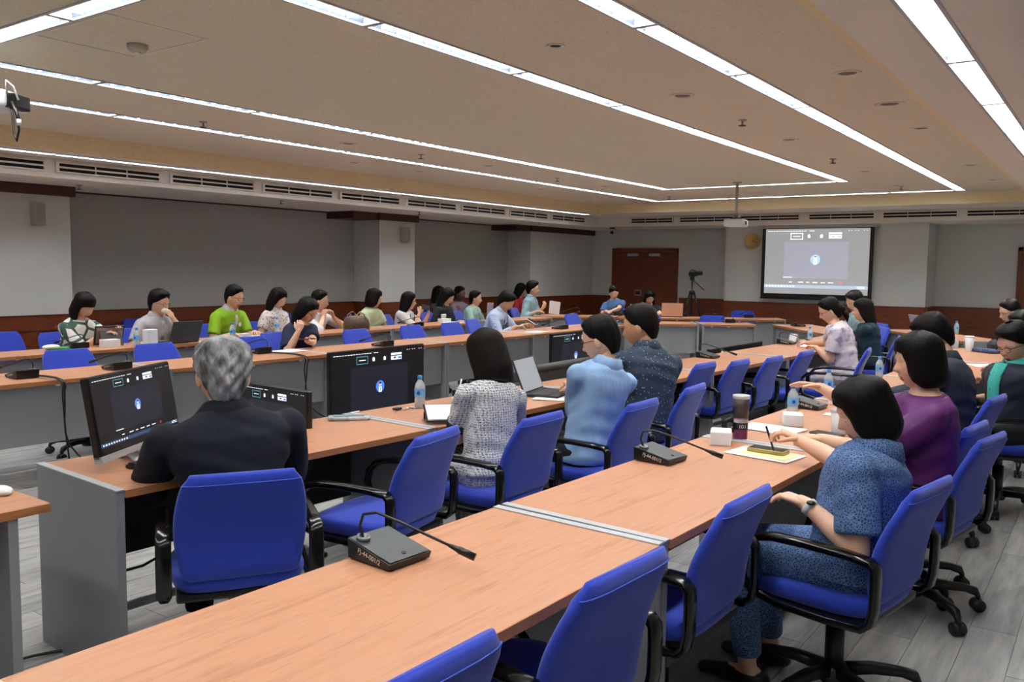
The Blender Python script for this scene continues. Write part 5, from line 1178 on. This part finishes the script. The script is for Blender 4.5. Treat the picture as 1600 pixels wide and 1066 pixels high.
# --- right inner row, seen from behind
def suitcollar(o,P): pass
person('gray-haired man in dark navy suit seen from behind',pxy(349,587,2.62),60,10,hp=6,s=1.02,hs=1.07,girth=1.12,sw=.232,hair='gray',hairmat=m_hairg,wave=.9,amp=.022,top=m_suit,sleeve=1.93,hi=True,collar=m_suit,Lh=dict(t=A([2.02,3.10,.82]),pole=(.5,-.3,-.75)),Rh=dict(t=A([2.35,3.0,.79])),inflate=.024,neckline=.99,seat='blue office chair of the gray-haired man in suit',hpx=(349,587))
person('woman in grey tweed jacket holding a white stylus',pxy(760,556,2.47),76,16,twist=-12,hy=18,hp=16,s=.95,girth=.85,sw=.160,hair='mid',hairmat=m_hairb,amp=.006,top=m_tweed,sleeve=.72,hi=True,collar=m_navytrim,collar_r=1.15,cuff=m_navytrim,Lh=T(715,630,.825,curl=.85,pinch=True,pole=(.25,-.2,-1)),Rh=dict(t=A([3.8,2.88,.80])),bottom=m_tweed,inflate=.02,hem=-.05,seat='blue office chair of the woman in tweed',hpx=(760,556))
person('man in light blue shirt with glasses at the laptop',pxy(938,532,2.40),76,18,twist=-12,hy=40,hp=16,s=1.0,girth=.96,sw=.178,hair='short',hairmat=m_hairk,amp=.018,top=m_lblue,sleeve=1.55,hi=True,collar=m_lblue,glasses=m_wire,Lh=T(893,602,.86,curl=.55,pole=(.25,-.4,-1)),Rh=dict(t=A([4.6,2.84,.80])),skin=m_skin,inflate=.022,seat='blue office chair of the man in light blue shirt',hpx=(938,532))
person('man in dark patterned shirt facing the far screen',pxy(1000,511,2.28),76,16,twist=-10,hy=40,hp=12,s=1.05,girth=1.15,sw=.215,hair='short',hairmat=m_hairk,amp=.014,top=m_dotshirt,sleeve=.85,hi=True,collar=m_dotshirt,skin=m_skin_t,inflate=.022,Lh=dict(t=A([5.05,2.85,.79])),Rh=dict(t=A([5.35,2.8,.79])),seat='blue office chair of the man in patterned dark shirt',hpx=(1000,511))
# --- right outer row
def watch(o,P):
    sh,el,tw,hd,hn,tg=P['arms']['L']; d=nrm(tw-el); q=MB(); q.tube([tw-d*.035,tw-d*.012],.0315,18); w_=q.build('watch_strap',m_lgrey,o,True); q=MB(); n=nrm(A([-.6,-.2,.7])-d*np.dot(A([-.6,-.2,.7]),d)); q.ell(tw-d*.023+n*.032,(.016,.016,.008)); q.build('watch_case',m_black,o,True)
person('woman in blue print dress holding a pen',pxy(1350,645,.68),88,16,hy=30,hp=20,s=.95,hs=.93,girth=1.12,sw=.192,hair='bob',hairmat=m_hairk,amp=.005,top=m_bprint,sleeve=.8,hi=True,fwd=-.05,collar=m_bprint,collar_r=1.1,Rh=T(1247,687,.84,d=(-.25,.85,.40),n=(.1,-.42,.9),curl=.8,pinch=True,pole=(.5,-.2,-1)),Lh=dict(t=px(1258,786,.75),curl=.5,pole=(.25,-.45,-1)),bottom=m_bprint,extra=watch,inflate=.022,seat='blue office chair of the woman in blue print dress',hpx=(1350,645))
person('woman in purple blouse stretching out her hand',pxy(1434,566,.62),110,6,hy=8,hp=6,s=.98,hs=.95,girth=1.05,sw=.192,hair='bob',hairmat=m_hairk,amp=.005,top=m_purple,sleeve=1.05,hi=True,fwd=-.03,Rh=T(1284,606,.97,curl=.22,spread=.16,n=(.3,.2,.9),pole=(.5,-.1,-1)),Lh=dict(t=A([4.0,1.08,.79])),bottom=m_purple,neckline=.955,inflate=.024,seat='blue office chair of the woman in purple',hpx=(1434,566))
person('man in navy jacket leaning over the front row table',pxy(1457,527,.80),85,28,hy=20,hp=30,s=1.02,girth=1.08,sw=.20,hair='short',hairmat=m_hairk,top=m_navyj,sleeve=1.9,collar=m_navyj,hi=True,fwd=-.06,inflate=.026,Lh=dict(t=A([4.6,1.15,.79])),Rh=dict(t=A([5.0,1.15,.79])),seat='blue chair of the man in navy jacket',hpx=(1457,527))
person('man in teal shirt and open dark jacket at the right edge',pxy(1584,538,.50),132,-2,hy=10,hp=22,s=1.0,girth=1.05,sw=.195,hair='thick',hairmat=m_hairk,top=m_navyj,sleeve=1.5,collar=m_teal,hi=True,fwd=-.06,glasses=m_wire,inflate=.026,Lh=dict(t=pxy(1528,592,.80)),Rh=dict(t=pxy(1530,560,1.0)),extra=lambda o,P:(placket(m_teal,.98,.25,.055)(o,P),lanyard(m_lany,.4)(o,P)),seat='blue chair of the man in teal shirt',hpx=(1584,538))
person('man partly hidden at the right edge holding up a phone',pxy(1598,513,.62),105,4,hy=20,hp=15,hair='short',top=m_whites,sleeve=.7,Rh=dict(t=pxy(1583,528,.80)+A([.02,-.03,-.10]),d=(0,.1,1),n=(1,0,0),curl=.8))
person('man in pale shirt with glasses at the far right laptop',pxy(1578,488,1.0),112,8,hy=5,hp=16,hair='short',top=m_stripe,sleeve=.8,glasses=m_wire,collar=m_stripe,Lh=T(1545,521,.79),Rh=T(1540,518,.79))
person('woman in lilac print blouse with tied hair',pxy(1296,486,2.36),100,14,hy=14,hp=24,s=.96,girth=1.05,sw=.175,hair='tied',bun=True,hairmat=m_hairk,top=m_lilac,sleeve=.7,hi=True,glasses=m_wire,Lh=T(1275,543,.80),Rh=T(1262,536,.80),bottom=m_lilac,inflate=.022)
person('woman in dark teal top with long hair',pxy(1348,486,2.38),98,8,hy=12,hp=6,s=.97,sw=.175,hair='long',hairmat=m_hairb,top=m_dteal,sleeve=1.4,Lh=dict(t=A([10.5,2.75,.79])),Rh=dict(t=A([10.85,2.75,.79])))
person('dark-haired man behind the woman in dark teal',pxy(1335,472,2.81),129,8,hy=10,hp=20,hair='thick',top=m_paleblue,sleeve=.7)
# --- left outer row, facing the camera side
person('woman in white and green print top using a tablet',pxy(131,479,8.3),-82,12,hy=14,hp=24,s=.95,sw=.178,hair='bangs',hairmat=m_hairk,top=m_wgreen,sleeve=1.1,Rh=TY(160,521,8.10,curl=.5),Lh=TY(182,513,8.15,curl=.3))
person('man in grey polo eating a white bun',pxy(249,474,8.35),-84,8,hy=14,hp=10,sw=.195,hair='thick',hairmat=m_hairk,top=m_greypolo,sleeve=.75,collar=m_greypolo,glasses=m_wire,Rh=TY(224,537,8.10,curl=.5),Lh=dict(t=pxy(270,497,8.22),d=(-.55,.1,.8),n=(.3,-1,.2),curl=.9,pole=(.6,.2,-1)),extra=placket(m_greypolo))
person('man in lime green polo with glasses',pxy(366,465,8.35),-80,14,hy=10,hp=12,s=1.02,sw=.205,girth=1.05,hair='short',hairmat=m_hairk,top=m_green,sleeve=.75,collar=m_lgrey,glasses=m_wire,Rh=TY(362,523,8.12,curl=.5),Lh=TY(398,519,8.12,curl=.6),extra=placket(m_lgrey,.92,.6,.02,m_paper))
person('woman in floral blouse with white round collar',pxy(434.5,467.5,8.35),-84,8,hy=12,hp=20,s=.94,sw=.17,hair='mid',hairmat=m_hairb,top=m_floral,sleeve=.6,collar=m_whites,Rh=TY(428,523,8.15),Lh=TY(448,520,8.15))
person('man in white shirt with clasped hands at his chin',pxy(500,471,8.3),-80,12,hy=22,hp=6,sw=.19,hair='short',hairmat=m_hairk,top=m_whites,sleeve=1.2,Rh=dict(t=pxy(505,496,8.2),d=(.3,0,.9),n=(-1,-.3,.2),curl=.8,pole=(1,.2,-.7)),Lh=dict(t=pxy(521,496,8.2),d=(-.3,0,.9),n=(1,-.3,.2),curl=.8,pole=(1,.2,-.7)))
person('woman in pale green top behind the handbag',pxy(585,467,8.36),-84,6,hy=30,hp=8,s=.95,sw=.175,hair='bob',hairmat=m_hairb,top=m_lgreen,sleeve=.55,eyes='open')
person('woman in white top raising a phone with both hands',pxy(639,471,8.34),-70,8,hy=26,hp=2,s=.95,sw=.172,hair='long',hairmat=m_hairk,top=m_whites,sleeve=.8,glasses=m_wire,eyes='open',Rh=dict(t=pxy(655,490,8.2),d=(.45,-.2,.8),n=(-.4,-.9,0),curl=.9,pole=(.4,.1,-1)),Lh=dict(t=pxy(669,492,8.2),d=(-.1,-.3,.9),n=(.6,-.8,0),curl=.9,pole=(.4,.1,-1)),extra=sideband(m_navytrim))
person('woman in black print top with long hair',pxy(699,464.5,8.35),-80,8,hy=10,hp=22,s=.97,sw=.178,hair='long',hairmat=m_hairk,top=m_blackt,sleeve=1.5,Rh=TY(692,503,8.18),Lh=TY(718,502,8.18))
person('woman in mint blouse with lanyard and tied hair',pxy(743,467,8.32),-76,4,hy=10,hp=2,s=.93,sw=.168,hair='tied',hairmat=m_hairb,top=m_mint,sleeve=1.1,eyes='open',extra=lanyard(m_lany,.45))
person('person with dark skin in mauve seated by the left wall',pxy(718.5,460,9.5),-84,2,hp=4,sw=.18,hair='short',hairmat=m_hairk,top=m_mauve,sleeve=.8,skin=m_skin_d,eyes='open',lips=False,Lh=dict(t=pxy(764,492,9.28),curl=.6))
person('person in dark top hidden behind the black top woman',pxy(686,460,9.5),-84,2,hp=4,hy=20,s=.97,sw=.18,hair='long',hairmat=m_hairk,top=m_darkp,sleeve=1.1)
person('woman in red top with long hair by the left wall',pxy(814,454,9.5),-84,6,hy=35,hp=12,s=.97,sw=.175,hair='long',hairmat=m_hairk,top=m_red,sleeve=.8)
person('young man in pale teal shirt holding up papers',pxy(833,452,8.35),-72,4,hy=5,hp=0,sw=.19,hair='thick',hairmat=m_hairk,top=m_paleblue,sleeve=1.6,collar=m_paleblue,eyes='open',Rh=dict(t=pxy(838,487,8.15)),Lh=dict(t=pxy(848,482,8.10),d=(.2,-.3,.8),n=(-.2,-.9,.2),curl=.7))
# --- left inner row
person('woman in navy tee touching her mouth, phone in hand',pxy(480,486,6.75),-82,16,hy=10,hp=26,s=.98,girth=1.12,sw=.185,hair='long',hairmat=m_hairk,top=m_navytee,sleeve=.8,glasses=m_wire,hi=True,Rh=dict(t=pxy(466,518,6.60),d=(.25,-.1,.9),n=(-.5,-.8,.1),curl=.85,pole=(.5,.1,-1)),Lh=TY(489,540,6.42,curl=.7,n=(0,.3,-1),d=(-1,-.2,.1)))
person('man in striped pale blue shirt bent over a phone',pxy(791,472,6.7),-76,20,hy=8,hp=32,s=1.0,sw=.19,hair='thick',hairmat=m_hairk,top=m_stripe,sleeve=1.75,collar=m_stripe,skin=m_skin_t,hi=True,Rh=TY(806,511,6.45,curl=.7),Lh=TY(824,507,6.45,curl=.8),extra=lanyard(m_navytrim,.5))
# --- far curve
person('woman in blue tee writing at the far table',pxx(959,457.5,13.55),214,8,side=6,hy=6,hp=28,hr=8,s=.95,sw=.172,hair='tied',hairmat=m_hairk,top=m_bluetee,sleeve=.6,Rh=dict(t=pxx(946,486,13.2)),Lh=dict(t=pxx(955,487,13.15)))
person('woman in dark print top with straight black hair',pxx(1015,465,13.85),214,14,hy=4,hp=26,s=.96,sw=.172,hair='mid',hairmat=m_hairk,top=m_darkp,sleeve=.9,Rh=dict(t=pxx(1024,494,13.3)),Lh=dict(t=pxx(1034,495,13.2)))
finish_people()
# chairs for people whose chair shows little
for P in PEOPLE:
    lb=P['label']; key=None
    for k,v in (('white and green','blue chair of the woman in white and green'),('grey polo','blue chair of the man in grey polo'),('lime green','blue chair of the man in lime green'),('floral','blue chair of the woman in floral blouse'),('clasped','blue chair of the man with clasped hands'),('pale green','blue chair of the woman in pale green'),('raising a phone','blue chair of the woman raising a phone'),('woman in black print','blue chair of the woman in black print'),('mint','blue chair of the woman in mint'),('mauve','blue wall chair of the person in mauve'),('hidden behind','blue wall chair behind the black top woman'),('red top','blue wall chair of the woman in red'),('pale teal','blue chair of the young man with papers'),('navy tee','blue chair of the woman in navy tee'),('striped pale','blue chair of the man in striped shirt'),('blue tee','blue chair of the woman in blue tee'),('dark print','blue chair of the woman in dark print'),('dark-haired','blue chair of the man behind dark teal top'),('partly hidden','blue chair at the right edge, mostly hidden'),('far right laptop','blue chair of the man at far right laptop'),('dark teal top with','blue chair of the woman in dark teal')):
        if k in lb: key=v
    if key:
        f=P['face']*D2R; r=P['root']; chair(r[0]+math.cos(f)*.02,r[1]+math.sin(f)*.02,P['face'],key)
chair_back((1338,553),(1376,538),.86,98,'blue chair of the woman in lilac blouse')
def byl(t): return [P for P in PEOPLE if t in P['label']][0]
def wrist(t,arm):
    P=byl(t); Rb=rotz(P['yaw']*D2R); sh,el,tw,hd,hn,tg=P['arms'][arm]; return Rb@tw+P['root'], Rb@nrm(hd), Rb@nrm(hn)
# held things
p,d,n=wrist('blue print','R'); c=p
o=empty('pen',(0,0,0)); m=MB(); a1=px(1209,704,.765); a0=a1+(p+d*.13-n*.03-a1)*1.25; m.tube([a0,a1],.0045,10); m.build('barrel',m_navytrim,o,True); m=MB(); m.tube([a1,a1+nrm(a1-a0)*.012],[.004,.001],10); m.build('tip',m_silver,o,True); m=MB(); m.tube([a0+A([.006,0,-.002]),a0*.7+a1*.3+A([.006,0,0])],.0012,6); m.build('clip',m_silver,o,True); tag(o,'dark pen held by the woman in blue print','pen')
p,d,n=wrist('tweed','L'); c=p+d*.09-n*.02
o=empty('stylus',(0,0,0)); m=MB(); m.tube([c+A([.01,-.02,.12]),c+A([-.005,.01,-.025])],.0045,10); m.build('barrel',m_white,o,True); m=MB(); m.tube([c+A([-.005,.01,-.025]),c+A([-.006,.012,-.035])],[.004,.001],8); m.build('tip',m_lgrey,o,True); tag(o,'white stylus held over the tablet','stylus')
p,d,n=wrist('grey polo','L'); o=empty('bun',p+d*.10-n*.03); m=MB(); m.ell((0,0,0),(.04,.035,.03)); m.build('bread',plain('bun_white','#e9dfcf',.7),o,True); m=MB(); m.ell((.01,0,-.01),(.035,.036,.026)); m.build('wrapper',m_paper,o,True); tag(o,'white bun held by the man in grey polo','bun')
p,d,n=wrist('raising a phone','R'); p2,d2,n2=wrist('raising a phone','L'); phone(((p+p2)/2+A([0,-.03,.10])),rotx(1.3)@rotz(1.4),'phone raised by the woman in white top')
p,d,n=wrist('navy tee','L'); phone(p+d*.09-n*.015+A([0,0,.02]),1.2,'phone with dark red case held by navy tee woman',plain('phone_red','#5a1c28',.4))
p,d,n=wrist('striped pale','L'); phone(p+d*.07+A([0,-.02,.03]),rotx(.5)@rotz(.2),'phone held by the man in striped shirt',m_white)
p=pxy(866,481,8.05); o=empty('held_papers',p,-.25); m=MB(); m.box((0,0,.0),(.24,.002,.22),0,roty(.1)); m.build('sheet',m_paper,o); m=MB(); m.box((.02,.006,.0),(.24,.002,.22),0,roty(.16)); m.build('sheet',m_paper,o); tag(o,'white papers held up by the young man','papers')
p,d,n=wrist('partly hidden','R'); phone(p+d*.06-n*.02,rotx(1.4)@rotz(.3),'black phone raised at the right edge')
p=pxy(766,485,9.25); o=empty('booklet',p,.1); m=MB(); m.box((0,0,0),(.22,.004,.28)); m.build('cover',speckle('booklet_print','#d8cfd4','#7a4a5a',40,.6,0),o); m=MB(); m.box((0,.004,0),(.21,.003,.27)); m.build('pages',m_paper,o); tag(o,'printed booklet held up behind the mint blouse','booklet')
